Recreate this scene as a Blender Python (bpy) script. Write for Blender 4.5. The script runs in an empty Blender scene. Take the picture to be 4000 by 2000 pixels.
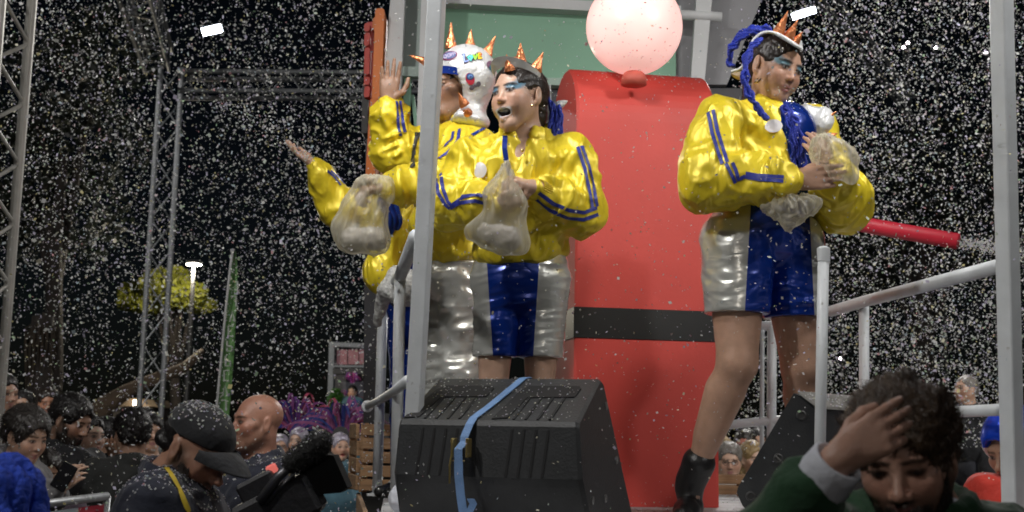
import bpy, bmesh, math, random
import numpy as np
from mathutils import Vector, Matrix
from mathutils.bvhtree import BVHTree
random.seed(7); RNG = np.random.default_rng(7)
sc = bpy.context.scene
COL = sc.collection
RAD = math.radians

# ------------------------------------------------------------------ camera
CAM = np.array((0.0, 0.0, 1.65)); PITCH = RAD(8.4); ROLL = RAD(1.1); FPX = 4733.0
R0 = np.array((1.0, 0, 0)); U0 = np.array((0, -math.sin(PITCH), math.cos(PITCH)))
CF = np.array((0, math.cos(PITCH), math.sin(PITCH)))
CR = R0*math.cos(ROLL) + U0*math.sin(ROLL)
CU = U0*math.cos(ROLL) - R0*math.sin(ROLL)
camd = bpy.data.cameras.new('camera'); cam = bpy.data.objects.new('camera', camd); COL.objects.link(cam)
camd.sensor_width = 36.0; camd.lens = FPX/4000*36; camd.clip_end = 2000; camd.clip_start = 0.05
camd.dof.use_dof = True; camd.dof.focus_distance = 4.5; camd.dof.aperture_fstop = 5.0
mw = Matrix.Identity(4)
for i in range(3):
    mw[i][0] = CR[i]; mw[i][1] = CU[i]; mw[i][2] = -CF[i]; mw[i][3] = CAM[i]
cam.matrix_world = mw
sc.camera = cam
# ------------------------------------------------------------------ night sky, moon-weak sun, exposure
w = bpy.data.worlds.new('World'); sc.world = w; w.use_nodes = True
nt = w.node_tree; bg = nt.nodes['Background']; sky = nt.nodes.new('ShaderNodeTexSky')
sky.sky_type = 'NISHITA'; sky.sun_disc = False; sky.sun_elevation = RAD(40); sky.sun_rotation = RAD(150)
nt.links.new(sky.outputs[0], bg.inputs[0]); bg.inputs[1].default_value = 0.0006
sl = bpy.data.lights.new('sun', 'SUN'); sl.energy = 0.03; sl.angle = RAD(10); sl.color = (1, .95, .88)
so = bpy.data.objects.new('sun', sl); COL.objects.link(so); so.rotation_euler = (RAD(50), 0, RAD(30))
sc.view_settings.view_transform = 'Standard'; sc.view_settings.look = 'None'; sc.view_settings.gamma = 1
sc.view_settings.exposure = 0.0
sc.cycles.use_denoising = True; sc.cycles.filter_width = 1.75
sc.cycles.max_bounces = 6; sc.cycles.transparent_max_bounces = 8
sc.cycles.sample_clamp_indirect = 4

def U(px, py, d):
    return CAM + d*(CF + (px-2000)/FPX*CR - (py-1000)/FPX*CU)
def G(px, d, z):
    a = (px-2000)/FPX
    b = (d*(CF[2]+a*CR[2]) - (z-CAM[2]))/(d*CU[2])
    return CAM + d*(CF + a*CR - b*CU)
def nz(v):
    v = np.asarray(v, float); return v/np.linalg.norm(v)
def PX(P):
    v = np.asarray(P)-CAM; d = v@CF
    return 2000+FPX*(v@CR)/d, 1000-FPX*(v@CU)/d, d

# ------------------------------------------------------------------ materials
MATS = {}
def mat(name, col, rough=.6, metal=0., var=.0, vscale=8., bump=0., bscale=40., attr=False, emit=None, estr=0., spec=.5,
        alpha=1., sss=0., stretch=(1, 1, 1), bdist=.01, trans=0., col2=None, sheen=0., coat=0., thin=0.):
    if name in MATS: return MATS[name]
    m = bpy.data.materials.new(name); m.use_nodes = True; MATS[name] = m
    t = m.node_tree; b = t.nodes['Principled BSDF']
    b.inputs['Roughness'].default_value = rough; b.inputs['Metallic'].default_value = metal
    b.inputs['Specular IOR Level'].default_value = spec
    b.inputs['Alpha'].default_value = alpha
    if sss: b.inputs['Subsurface Weight'].default_value = sss; b.inputs['Subsurface Radius'].default_value = (.02, .008, .004)
    if sheen: b.inputs['Sheen Weight'].default_value = sheen
    if coat: b.inputs['Coat Weight'].default_value = coat; b.inputs['Coat Roughness'].default_value = .15
    src = None
    if attr:
        a = t.nodes.new('ShaderNodeAttribute'); a.attribute_name = 'Col'; src = a.outputs['Color']
    else:
        rgb = t.nodes.new('ShaderNodeRGB'); rgb.outputs[0].default_value = (*col, 1); src = rgb.outputs[0]
    tc = t.nodes.new('ShaderNodeTexCoord'); mp = t.nodes.new('ShaderNodeMapping'); mp.inputs['Scale'].default_value = stretch
    t.links.new(tc.outputs['Object'], mp.inputs['Vector'])
    if var or col2:
        n = t.nodes.new('ShaderNodeTexNoise'); n.inputs['Scale'].default_value = vscale; n.inputs['Detail'].default_value = 5
        t.links.new(mp.outputs[0], n.inputs['Vector'])
        mx = t.nodes.new('ShaderNodeMix'); mx.data_type = 'RGBA'
        if col2:
            rp = t.nodes.new('ShaderNodeValToRGB'); rp.color_ramp.elements[0].position = .42; rp.color_ramp.elements[1].position = .6
            t.links.new(n.outputs['Fac'], rp.inputs[0]); t.links.new(rp.outputs[0], mx.inputs['Factor'])
            t.links.new(src, mx.inputs['A']); mx.inputs['B'].default_value = (*col2, 1)
        else:
            mx.blend_type = 'MULTIPLY'; mx.inputs['Factor'].default_value = 1.0
            mr = t.nodes.new('ShaderNodeMapRange'); mr.inputs['From Min'].default_value = .25; mr.inputs['From Max'].default_value = .75
            mr.inputs['To Min'].default_value = 1-var; mr.inputs['To Max'].default_value = 1+var*.4
            t.links.new(n.outputs['Fac'], mr.inputs['Value'])
            t.links.new(src, mx.inputs['A']); t.links.new(mr.outputs[0], mx.inputs['B'])
        src = mx.outputs['Result']
    t.links.new(src, b.inputs['Base Color'])
    if bump:
        n2 = t.nodes.new('ShaderNodeTexNoise'); n2.inputs['Scale'].default_value = bscale; n2.inputs['Detail'].default_value = 3
        t.links.new(mp.outputs[0], n2.inputs['Vector'])
        bp = t.nodes.new('ShaderNodeBump'); bp.inputs['Strength'].default_value = bump; bp.inputs['Distance'].default_value = bdist
        t.links.new(n2.outputs['Fac'], bp.inputs['Height']); t.links.new(bp.outputs[0], b.inputs['Normal'])
    if emit:
        b.inputs['Emission Color'].default_value = (*emit, 1); b.inputs['Emission Strength'].default_value = estr
    if thin:
        b.inputs['Thin Film Thickness'].default_value = thin; b.inputs['Thin Film IOR'].default_value = 1.6
    if trans:
        tr = t.nodes.new('ShaderNodeBsdfTranslucent'); t.links.new(src, tr.inputs['Color'])
        ms = t.nodes.new('ShaderNodeMixShader'); ms.inputs[0].default_value = trans
        out = t.nodes['Material Output']
        t.links.new(b.outputs[0], ms.inputs[1]); t.links.new(tr.outputs[0], ms.inputs[2]); t.links.new(ms.outputs[0], out.inputs[0])
    return m

def crinkle(m, layers, prev=None):
    """extra bump: ridged creases layered on a material's normal"""
    t = m.node_tree; b = t.nodes['Principled BSDF']; tc = t.nodes.new('ShaderNodeTexCoord')
    if b.inputs['Normal'].links: prev = b.inputs['Normal'].links[0].from_socket
    for (sc_, st, strg, dist, distort) in layers:
        mp = t.nodes.new('ShaderNodeMapping'); mp.inputs['Scale'].default_value = st; mp.inputs['Rotation'].default_value = (.3, .5, .2)
        n = t.nodes.new('ShaderNodeTexNoise'); n.noise_type = 'RIDGED_MULTIFRACTAL'; n.inputs['Scale'].default_value = sc_; n.inputs['Detail'].default_value = 2; n.inputs['Distortion'].default_value = distort
        bp = t.nodes.new('ShaderNodeBump'); bp.inputs['Strength'].default_value = strg; bp.inputs['Distance'].default_value = dist
        t.links.new(tc.outputs['Object'], mp.inputs['Vector']); t.links.new(mp.outputs[0], n.inputs['Vector']); t.links.new(n.outputs['Fac'], bp.inputs['Height'])
        if prev is not None: t.links.new(prev, bp.inputs['Normal'])
        prev = bp.outputs[0]
    t.links.new(prev, b.inputs['Normal']); return m
def YEL():
    if 'yellow_satin' in MATS: return MATS['yellow_satin']
    return crinkle(mat('yellow_satin', (.82, .64, .030), .40, .22, var=.08, vscale=3, spec=.6), [(7, (1.5, 1.5, .6), .8, .034, 1.0), (17, (1.5, 1.5, .7), .65, .011, .8)])
def SILV():
    if 'silver_lame' in MATS: return MATS['silver_lame']
    return crinkle(mat('silver_lame', (.72, .73, .69), .27, .58, var=.12, vscale=5, spec=.8, thin=380), [(6, (.7, .7, 2.4), .5, .012, .8), (16, (.7, .7, 2.0), .4, .005, .6)])
def BLUE():
    if 'blue_lame' in MATS: return MATS['blue_lame']
    return crinkle(mat('blue_lame', (.005, .032, .26), .24, .35, spec=.8), [(5, (.7, .7, 2.4), .6, .018, .8), (14, (.7, .7, 2.0), .4, .006, .6)])
SKIN = lambda: mat('skin', (.5, .3, .2), .45, attr=True, var=.16, vscale=26, bump=.22, bscale=130, bdist=.004, sss=.08)
CLOTH = lambda n, c, v=.25, r=.85: mat(n, c, r, var=v, vscale=14, bump=.5, bscale=30, bdist=.012, sheen=.15)
WHITE = lambda: mat('white_steel_paint', (.62, .65, .67), .42, var=.14, vscale=10, bump=.06, bscale=90, col2=None)
COPPER = lambda: mat('copper_foil', (.72, .26, .11), .33, .72, var=.3, vscale=40, bump=.7, bscale=55, bdist=.01)
FOIL = lambda: mat('white_foil_paper', (.72, .73, .73), .38, .25, var=.15, vscale=18, bump=.5, bscale=26, bdist=.012)
BRAID = lambda: mat('blue_braid_hair', (.012, .035, .42), .5, var=.4, vscale=60, bump=.8, bscale=140, bdist=.006)
HAIR = lambda n, c: mat(n, c, .42, var=.4, vscale=60, bump=.7, bscale=120, stretch=(1, 1, .25), bdist=.006)
ALU = lambda: mat('aluminium_tube', (.24, .25, .26), .38, .75, var=.2, vscale=12, bump=.05, bscale=60)
def BAG():
    """thin plastic film: see-through face on, milky at grazing angles"""
    if 'thin_plastic_bag' in MATS: return MATS['thin_plastic_bag']
    m = mat('thin_plastic_bag', (.74, .70, .56), .28, var=.10, vscale=10, spec=.6)
    crinkle(m, [(9, (1.8, 1.8, .5), .8, .02, .8), (24, (1.6, 1.6, .7), .6, .006, .6)])
    t = m.node_tree; b = t.nodes['Principled BSDF']; out = t.nodes['Material Output']
    tl = t.nodes.new('ShaderNodeBsdfTranslucent'); tl.inputs[0].default_value = (.74, .70, .56, 1); tp = t.nodes.new('ShaderNodeBsdfTransparent')
    m1 = t.nodes.new('ShaderNodeMixShader'); m1.inputs[0].default_value = .4; m2 = t.nodes.new('ShaderNodeMixShader')
    lw = t.nodes.new('ShaderNodeLayerWeight'); lw.inputs[0].default_value = .45; mr = t.nodes.new('ShaderNodeMapRange')
    mr.inputs['To Min'].default_value = .34; mr.inputs['To Max'].default_value = .92
    nb = b.inputs['Normal'].links[0].from_socket; t.links.new(nb, lw.inputs['Normal']); t.links.new(nb, tl.inputs['Normal'])
    t.links.new(lw.outputs['Facing'], mr.inputs['Value']); t.links.new(mr.outputs[0], m2.inputs[0])
    t.links.new(b.outputs[0], m1.inputs[1]); t.links.new(tl.outputs[0], m1.inputs[2]); t.links.new(tp.outputs[0], m2.inputs[1]); t.links.new(m1.outputs[0], m2.inputs[2])
    t.links.new(m2.outputs[0], out.inputs[0]); return m

# ------------------------------------------------------------------ scene objects
ORIG = {}
def thing(name, label, cat, loc, group=None):
    o = bpy.data.objects.new(name, None); COL.objects.link(o); o.location = [float(x) for x in loc]; o.empty_display_size = .1
    o['label'] = label; o['category'] = cat
    if group: o['group'] = group
    ORIG[o] = np.array(o.location); return o
def mk(name, V, F, m, parent=None, label=None, cat=None, group=None, kind=None, smooth=False, cols=None, matidx=None, loc=None):
    V = np.asarray(V, float).reshape(-1, 3)
    if parent is not None: org = ORIG[parent]
    elif loc is not None: org = np.asarray(loc, float)
    else: org = np.array((V[:, 0].mean(), V[:, 1].mean(), V[:, 2].min())) if kind is None else np.zeros(3)
    me = bpy.data.meshes.new(name)
    me.from_pydata((V-org).tolist(), [], F if isinstance(F, list) else F.tolist())
    for x in (m if isinstance(m, (list, tuple)) else [m]): me.materials.append(x)
    if smooth: me.polygons.foreach_set('use_smooth', np.ones(len(me.polygons), bool))
    if matidx is not None: me.polygons.foreach_set('material_index', np.asarray(matidx, np.int32))
    if cols is not None:
        a = me.attributes.new('Col', 'FLOAT_COLOR', 'POINT')
        c = np.ones((len(V), 4), np.float32); c[:, :3] = cols; a.data.foreach_set('color', c.ravel())
    me.update()
    o = bpy.data.objects.new(name, me); COL.objects.link(o)
    if parent is not None:
        o.parent = parent; ORIG[o] = org
    else:
        o.location = org.tolist(); ORIG[o] = org
    if label: o['label'] = label
    if cat: o['category'] = cat
    if group: o['group'] = group
    if kind: o['kind'] = kind
    return o

class MB:
    def __init__(s): s.V = []; s.F = []; s.M = []; s.mi = 0
    def add(s, V, F):
        n = len(s.V); s.V += [tuple(map(float, v)) for v in V]; s.F += [tuple(int(i)+n for i in f) for f in F]; s.M += [s.mi]*len(F); return s
    def box(s, c, h, R=None, bev=0.):
        c = np.asarray(c, float); h = np.asarray(h, float)
        R = np.eye(3) if R is None else np.asarray(R)
        if bev <= 0:
            V = [c+R@(h*np.array((x, y, z))) for x in (-1, 1) for y in (-1, 1) for z in (-1, 1)]
            return s.add(V, [(0, 1, 3, 2), (4, 6, 7, 5), (0, 4, 5, 1), (2, 3, 7, 6), (0, 2, 6, 4), (1, 5, 7, 3)])
        b = min(bev, *(h*.9)); pts = []; idx = {}
        for x in (-1, 1):
            for y in (-1, 1):
                for z in (-1, 1):
                    for ax in range(3):
                        v = h-b; v = v.copy(); v[ax] = h[ax]
                        idx[(x, y, z, ax)] = len(pts); pts.append(c+R@(v*np.array((x, y, z))))
        F = []
        for ax in range(3):
            o = [a for a in range(3) if a != ax]
            for sg in (-1, 1):
                f = []
                for (p, q) in ((-1, -1), (1, -1), (1, 1), (-1, 1)):
                    k = [0, 0, 0]; k[ax] = sg; k[o[0]] = p; k[o[1]] = q; f.append(idx[(*k, ax)])
                F.append(f)
            for p in (-1, 1):
                for q in (-1, 1):
                    k1 = [0, 0, 0]; k1[ax] = -1; k1[o[0]] = p; k1[o[1]] = q; k2 = k1[:]; k2[ax] = 1
                    F.append([idx[(*k1, o[0])], idx[(*k2, o[0])], idx[(*k2, o[1])], idx[(*k1, o[1])]])
        for x in (-1, 1):
            for y in (-1, 1):
                for z in (-1, 1): F.append([idx[(x, y, z, a)] for a in range(3)])
        return s.add(pts, F)
    def tube(s, P, r, n=10, cap=True, close=False):
        P = [np.asarray(p, float) for p in P]; r = r if hasattr(r, '__len__') else [r]*len(P)
        V = []; F = []; prev = None
        for i, p in enumerate(P):
            t = nz(P[min(i+1, len(P)-1)]-P[max(i-1, 0)])
            a = prev - t*(prev@t) if prev is not None else np.cross(t, (0, 0, 1) if abs(t[2]) < .9 else (1, 0, 0))
            a = nz(a); prev = a; b = np.cross(t, a)
            for k in range(n):
                th = 2*math.pi*k/n; V.append(p+r[i]*(math.cos(th)*a+math.sin(th)*b))
        for i in range(len(P)-1):
            for k in range(n): F.append((i*n+k, i*n+(k+1) % n, (i+1)*n+(k+1) % n, (i+1)*n+k))
        if cap: F.append(tuple(range(n))[::-1]); F.append(tuple(range((len(P)-1)*n, len(P)*n)))
        return s.add(V, F)
    def lathe(s, o, axis, prof, n=20, jit=0.):
        o = np.asarray(o, float); t = nz(axis); a = nz(np.cross(t, (0, 0, 1) if abs(t[2]) < .9 else (1, 0, 0))); b = np.cross(t, a)
        V = []; F = []
        for (r, h) in prof:
            for k in range(n):
                th = 2*math.pi*k/n; rr = r*(1+jit*random.uniform(-1, 1)); V.append(o+t*h+rr*(math.cos(th)*a+math.sin(th)*b))
        for i in range(len(prof)-1):
            for k in range(n): F.append((i*n+k, i*n+(k+1) % n, (i+1)*n+(k+1) % n, (i+1)*n+k))
        F.append(tuple(range(n))[::-1]); F.append(tuple(range((len(prof)-1)*n, len(prof)*n)))
        return s.add(V, F)
    def prism(s, poly, ext):
        poly = [np.asarray(p, float) for p in poly]; ext = np.asarray(ext, float); n = len(poly)
        V = poly+[p+ext for p in poly]; F = [tuple(range(n)), tuple(range(2*n-1, n-1, -1))]
        for i in range(n): F.append((i, i+n, (i+1) % n+n, (i+1) % n))
        return s.add(V, F)
    def out(s, name, m, parent=None, **k):
        return mk(name, s.V, s.F, m, parent, matidx=s.M if any(s.M) else None, **k)
def slab(pts, thick, name, m, parent=None, ext=None, **k):
    """prism whose front outline is given as (px,py,depth)"""
    P = [U(*p) for p in pts]
    return MB().prism(P, (np.array((0, 1, 0))*thick) if ext is None else ext).out(name, m, parent, **k)

# ------------------------------------------------------------------ noise + signed-distance modelling
def vnoise(P, seed=0):
    P = np.asarray(P, float); i = np.floor(P).astype(np.int64); f = P-i; f = f*f*(3-2*f); o = np.zeros(len(P))
    for dx in (0, 1):
        wx = f[:, 0] if dx else 1-f[:, 0]
        for dy in (0, 1):
            wy = f[:, 1] if dy else 1-f[:, 1]
            for dz in (0, 1):
                wz = f[:, 2] if dz else 1-f[:, 2]
                h = (i[:, 0]+dx)*73856093 ^ (i[:, 1]+dy)*19349663 ^ (i[:, 2]+dz)*83492791 ^ (seed*2654435761 & 0xffffffff)
                h = (h ^ (h >> 13))*1274126177 & 0xffffffff; h = (h ^ (h >> 16)) & 0xffff
                o += wx*wy*wz*(h/32767.5-1)
    return o
def ridge(P, seed): return 1-2*np.abs(vnoise(P, seed))
def smin(a, b, k):
    if k <= 0: return np.minimum(a, b)
    h = np.maximum(k-np.abs(a-b), 0)/k; return np.minimum(a, b)-h*h*k*.25
class Field:
    def __init__(s, h): s.h = h; s.p = []
    def add(s, fn, lo, hi, k, op, fine): s.p.append((fn, np.asarray(lo, float), np.asarray(hi, float), k, op, fine))
    def rc(s, a, b, r1, r2, k=.02, op='u', fine=0):
        a = np.asarray(a, float); b = np.asarray(b, float); ab = b-a; L = max(ab@ab, 1e-9)
        def fn(x, y, z):
            t = np.clip(((x-a[0])*ab[0]+(y-a[1])*ab[1]+(z-a[2])*ab[2])/L, 0, 1)
            return np.sqrt((x-a[0]-t*ab[0])**2+(y-a[1]-t*ab[1])**2+(z-a[2]-t*ab[2])**2)-(r1+(r2-r1)*t)
        r = max(r1, r2); s.add(fn, np.minimum(a, b)-r, np.maximum(a, b)+r, k, op, fine)
    def el(s, c, r, R=None, k=.02, op='u', fine=0):
        c = np.asarray(c, float); r = np.asarray(r, float); R = np.eye(3) if R is None else np.asarray(R)
        def fn(x, y, z):
            dx, dy, dz = x-c[0], y-c[1], z-c[2]; k0 = 0; k1 = 0
            for i in range(3):
                q = (R[0, i]*dx+R[1, i]*dy+R[2, i]*dz)/r[i]; k0 = k0+q*q; k1 = k1+(q/r[i])**2
            k0 = np.sqrt(k0); k1 = np.sqrt(k1)+1e-9
            return k0*(k0-1)/k1
        e = np.abs(R)@r; s.add(fn, c-e, c+e, k, op, fine)
    def half(s, p, n, lo, hi, k=.003, op='s'):
        """half space beyond p along n (inside = beyond)"""
        p = np.asarray(p, float); n = nz(n)
        s.add(lambda x, y, z: -((x-p[0])*n[0]+(y-p[1])*n[1]+(z-p[2])*n[2]), lo, hi, k, op, 0)
    def mesh(s):
        us = [q for q in s.p if q[4] == 'u']
        lo = np.min([q[1] for q in us], 0)-.03; hi = np.max([q[2] for q in us], 0)+.03
        ax = []
        for i in range(3):
            iv = [(q[1][i]-.012, q[2][i]+.012, q[5]) for q in s.p if q[5]]
            x = lo[i]; v = [x]
            while x < hi[i]:
                st = s.h
                for (a, b, hf) in iv:
                    if a <= x <= b: st = min(st, hf)
                x += st; v.append(x)
            ax.append(np.array(v, np.float32))
        D = np.full([len(a) for a in ax], .5, np.float32)
        for (fn, l, h, k, op, fine) in s.p:
            m = k+2.5*s.h; sl_ = []
            for i in range(3):
                i0 = np.searchsorted(ax[i], l[i]-m); i1 = np.searchsorted(ax[i], h[i]+m)
                sl_.append(slice(max(0, i0), min(len(ax[i]), i1)))
            if any(q.stop <= q.start for q in sl_): continue
            x = ax[0][sl_[0]][:, None, None]; y = ax[1][sl_[1]][None, :, None]; z = ax[2][sl_[2]][None, None, :]
            d = fn(x, y, z).astype(np.float32); sub = D[tuple(sl_)]
            D[tuple(sl_)] = smin(sub, d, k) if op == 'u' else -smin(-sub, d, k)
        return nets(D, ax)
def nets(D, ax):
    ins = D < 0
    c = np.zeros([n-1 for n in D.shape], np.uint8)
    for dx in (0, 1):
        for dy in (0, 1):
            for dz in (0, 1):
                c += ins[dx:D.shape[0]-1+dx, dy:D.shape[1]-1+dy, dz:D.shape[2]-1+dz]
    act = (c > 0) & (c < 8); I = np.argwhere(act); n = len(I)
    idx = np.full(act.shape, -1, np.int64); idx[tuple(I.T)] = np.arange(n)
    acc = np.zeros((n, 3)); cnt = np.zeros(n)
    X = [a.astype(float) for a in ax]
    cor = [(a, b, e) for a in (0, 1) for b in (0, 1) for e in (0, 1)]
    for p in cor:
        for q in cor:
            if sum(abs(p[i]-q[i]) for i in range(3)) != 1 or p > q: continue
            ip = I+np.array(p); iq = I+np.array(q)
            dp = D[tuple(ip.T)].astype(float); dq = D[tuple(iq.T)].astype(float)
            m = (dp < 0) != (dq < 0); t = np.zeros(n); t[m] = dp[m]/(dp[m]-dq[m])
            for i in range(3):
                a = X[i][ip[:, i]]; b = X[i][iq[:, i]]; acc[:, i] += np.where(m, a+t*(b-a), 0)
            cnt += m
    V = acc/cnt[:, None]; F = []
    for axx in range(3):
        a = np.take(ins, range(D.shape[axx]-1), axx); b = np.take(ins, range(1, D.shape[axx]), axx)
        E = np.argwhere(a != b); fl = a[tuple(E.T)]
        o = [i for i in range(3) if i != axx]
        ok = np.ones(len(E), bool)
        for i in o: ok &= (E[:, i] > 0) & (E[:, i] < D.shape[i]-1)
        E = E[ok]; fl = fl[ok]; q = []
        for (u, v) in ((0, 0), (1, 0), (1, 1), (0, 1)):
            e = E.copy(); e[:, o[0]] -= 1-u; e[:, o[1]] -= 1-v; q.append(idx[tuple(e.T)])
        q = np.stack(q, 1)
        flip = fl if axx != 1 else ~fl
        q[~flip] = q[~flip][:, ::-1]; F.append(q)
    return V, np.concatenate(F)
def vnormals(V, F):
    n = np.cross(V[F[:, 2]]-V[F[:, 0]], V[F[:, 3]]-V[F[:, 1]]); N = np.zeros_like(V)
    for i in range(4): np.add.at(N, F[:, i], n)
    return N/(np.linalg.norm(N, axis=1)[:, None]+1e-12)
def bvh(V, F): return BVHTree.FromPolygons([tuple(v) for v in V], [tuple(int(i) for i in f) for f in F])
def ray(b, px, py):
    d = U(px, py, 1)-CAM; h = b.ray_cast(Vector(CAM), Vector(d).normalized()); return h
def surf_ribbon(b, pts, wd, mb, off=.003, step=12, closed=False, across=3):
    """a tape laid on a surface along a picture-measured course: follows the surface"""
    P = []
    for (a, c) in zip(pts[:-1], pts[1:]):
        n = max(1, int(math.hypot(c[0]-a[0], c[1]-a[1])/step))
        for i in range(n): P.append((a[0]+(c[0]-a[0])*i/n, a[1]+(c[1]-a[1])*i/n))
    P.append(pts[-1]); H = []
    for p in P:
        h = ray(b, *p)
        if h[0] is not None: H.append((np.array(h[0]), np.array(h[1])))
    if len(H) < 2: return
    V = []; F = []
    for i in range(len(H)):
        t = H[min(i+1, len(H)-1)][0]-H[max(i-1, 0)][0]
        if np.linalg.norm(t) < 1e-7: t = np.array((1e-3, 0, 0))
        n = H[i][1]; n = n if n@(CAM-H[i][0]) > 0 else -n
        sd = nz(np.cross(nz(t), n))
        for j in range(across):
            q = H[i][0]+sd*wd*(j/(across-1)-.5); r = b.find_nearest(Vector(q))
            m = np.array(r[1]); m = m if m@n > 0 else -m
            V.append(np.array(r[0])+m*off)
    for i in range(len(H)-1):
        for j in range(across-1): k = i*across+j; F.append((k, k+1, k+across+1, k+across))
    mb.add(V, F)
def surf_patch(b, c, rx, ry, ang, mb, off=.003, n=16):
    V = []; h = ray(b, *c)
    if h[0] is None: return
    for (f, o2) in ((0, off+.001), (.55, off+.0006), (1, off)):
        for k in range(n if f else 1):
            th = 2*math.pi*k/n; x = rx*f*math.cos(th); y = ry*f*math.sin(th)
            q = (c[0]+x*math.cos(ang)-y*math.sin(ang), c[1]+x*math.sin(ang)+y*math.cos(ang)); g = ray(b, *q)
            if g[0] is None: g = h
            m = np.array(g[1]); m = m if m@(CAM-np.array(g[0])) > 0 else -m
            V.append(np.array(g[0])+m*o2)
    F = [(0, 1+k, 1+(k+1) % n) for k in range(n)]+[(1+k, 1+n+k, 1+n+(k+1) % n, 1+(k+1) % n) for k in range(n)]
    mb.add(V, F)
# ------------------------------------------------------------------ lamps
def aim(o, tgt):
    d = Vector(tgt)-o.location; o.rotation_euler = d.to_track_quat('-Z', 'Y').to_euler()
def flood(label, pos, tgt, power, size, spot=110, col=(1, .97, .93), estr=25., roll=0., blend=.6):
    pos = np.asarray(pos, float); f = nz(np.asarray(tgt, float)-pos)
    t = thing('floodlight', label, 'floodlight', pos, 'led floodlights')
    a = nz(np.cross(f, (0, 0, 1))); b = np.cross(a, f)
    a, b = a*math.cos(roll)+b*math.sin(roll), b*math.cos(roll)-a*math.sin(roll)
    R = np.stack([a, b, f], 1); L, H = size
    MB().box(pos-f*.06, (L*.5+.02, H*.5+.02, .04), R, .01).out('housing', mat('lamp_housing', (.05, .05, .055), .5, .3), t)
    MB().box(pos-f*.014, (L*.5, H*.5, .006), R).out('lens', mat('flood_lens', (.9, .9, .95), .3, emit=(.85, .9, 1), estr=estr), t)
    MB().tube([pos-f*.09-b*H*.2, pos-f*.2-b*H*.2], .015, 8).out('bracket', ALU(), t)
    l = bpy.data.lights.new('flood_beam', 'SPOT'); l.energy = power; l.spot_size = RAD(spot); l.spot_blend = blend
    l.shadow_soft_size = .16; l.color = col
    o = bpy.data.objects.new('flood_beam', l); COL.objects.link(o); o.parent = t
    o.location = (f*.05).tolist(); o.rotation_euler = Vector(f).to_track_quat('-Z', 'Y').to_euler()
    return t
flood('bright white bar floodlight at upper left above the dark square', U(828, 118, 25), (-2, 8, 2), 900, (.40, .16), roll=RAD(-18), spot=120)
flood('bright white bar floodlight at upper right above the crowned dancer', U(3140, 52, 14), (1.0, 4.4, 1.8), 1300, (.27, .075), roll=RAD(-15), spot=120)
# unseen floodlights added above the frame to light the float and the confetti
flood('unseen white floodlight added over the street, left of the camera', (-3.2, .6, 5.6), (0.2, 4.6, 3.4), 520, (.4, .18), spot=104, blend=1.)
flood('unseen white floodlight added over the street, right of the camera', (4.6, 0.4, 5.4), (0.9, 5.0, 3.8), 380, (.4, .18), spot=60, blend=1.)
flood('unseen white floodlight added high at far left for the confetti', (-7.0, 3.5, 6.8), (-4.0, 11.0, 6.0), 2700, (.4, .18), spot=95, blend=1.)  # added to brighten the confetti on the left
flood('unseen white floodlight added high at far right for the confetti', (6.5, 3.0, 6.8), (4.3, 10.0, 4.0), 2100, (.4, .18), spot=90, blend=1.)  # added to brighten the confetti on the right
flood('small warm fill floodlight added behind the camera', (.3, -5.0, 4.2), (0.5, 5.0, 2.6), 110, (.3, .14), spot=70, blend=1., col=(1, .9, .8))  # added fill, lifts the shadows from the front

flood('unseen white floodlight added above the laughing woman', (-.55, 3.65, 4.0), (0.15, 4.6, 2.4), 92, (.3, .14), spot=150, blend=.8)  # added lamp out of view, brightens heads and pillar top most
flood('unseen white floodlight added above the crowned dancer', (1.75, 3.65, 4.0), (1.0, 4.7, 2.4), 84, (.3, .14), spot=150, blend=.8)  # its added pair on the right, also out of view
# ------------------------------------------------------------------ ground
DK = 1.35      # height of the float's deck
MB().add([(-300, -60, 0), (300, -60, 0), (300, 600, 0), (-300, 600, 0)], [(0, 1, 2, 3)]).out(
    'ground', mat('asphalt', (.05, .05, .052), .85, var=.4, vscale=3, bump=.3, bscale=60), kind='structure')

# ------------------------------------------------------------------ trusses
DALU = lambda: mat('dimmed_aluminium', (.11, .115, .12), .45, .6, var=.25, vscale=12)  # truss metal darkened to stand for the dim light on these trusses
def truss(name, label, A, B, upv, wv, r=.025, n=12, br=.010, faces=(0, 1, 2, 3), group=None, m=None):
    """square truss from A to B; upv, wv = half-width vectors"""
    A = np.asarray(A, float); B = np.asarray(B, float); upv = np.asarray(upv, float); wv = np.asarray(wv, float)
    t = thing(name, label, 'truss', A if A[2] < B[2] else B, group)
    off = [upv+wv, upv-wv, -upv-wv, -upv+wv]
    for o in off: MB().tube([A+o, B+o], r, 10).out('chord', m or ALU(), t, smooth=False)
    for fi in faces:
        o1, o2 = off[fi], off[(fi+1) % 4]
        for i in range(n):
            a = A+(B-A)*(i/n)+(o1 if i % 2 else o2); b = A+(B-A)*((i+1)/n)+(o2 if i % 2 else o1)
            MB().tube([a, b], br, 6).out('brace', m or ALU(), t)
    return t
p0 = U(665, 330, 12.0); top = p0.copy(); base = np.array((top[0], top[1], 0.0))
truss('truss_tower', 'grey aluminium lattice truss tower behind the crowd, left of the green banner', base, top+np.array((0, 0, .15)), (.10, .02, 0), (-.03, .10, 0), .026, 17, .008, group='stage trusses')
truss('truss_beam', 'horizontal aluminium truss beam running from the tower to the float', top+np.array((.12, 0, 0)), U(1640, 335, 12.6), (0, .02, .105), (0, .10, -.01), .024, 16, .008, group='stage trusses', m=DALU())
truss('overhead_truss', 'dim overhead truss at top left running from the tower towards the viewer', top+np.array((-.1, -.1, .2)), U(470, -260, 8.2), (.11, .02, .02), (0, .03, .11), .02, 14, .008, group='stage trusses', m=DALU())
qb = U(-95, 2000, 6.4); qt = U(66, 0, 6.4); qt = qb+(qt-qb)*1.35; qb = qb+(qt-qb)*(-(qb[2])/(qt[2]-qb[2]))
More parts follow.
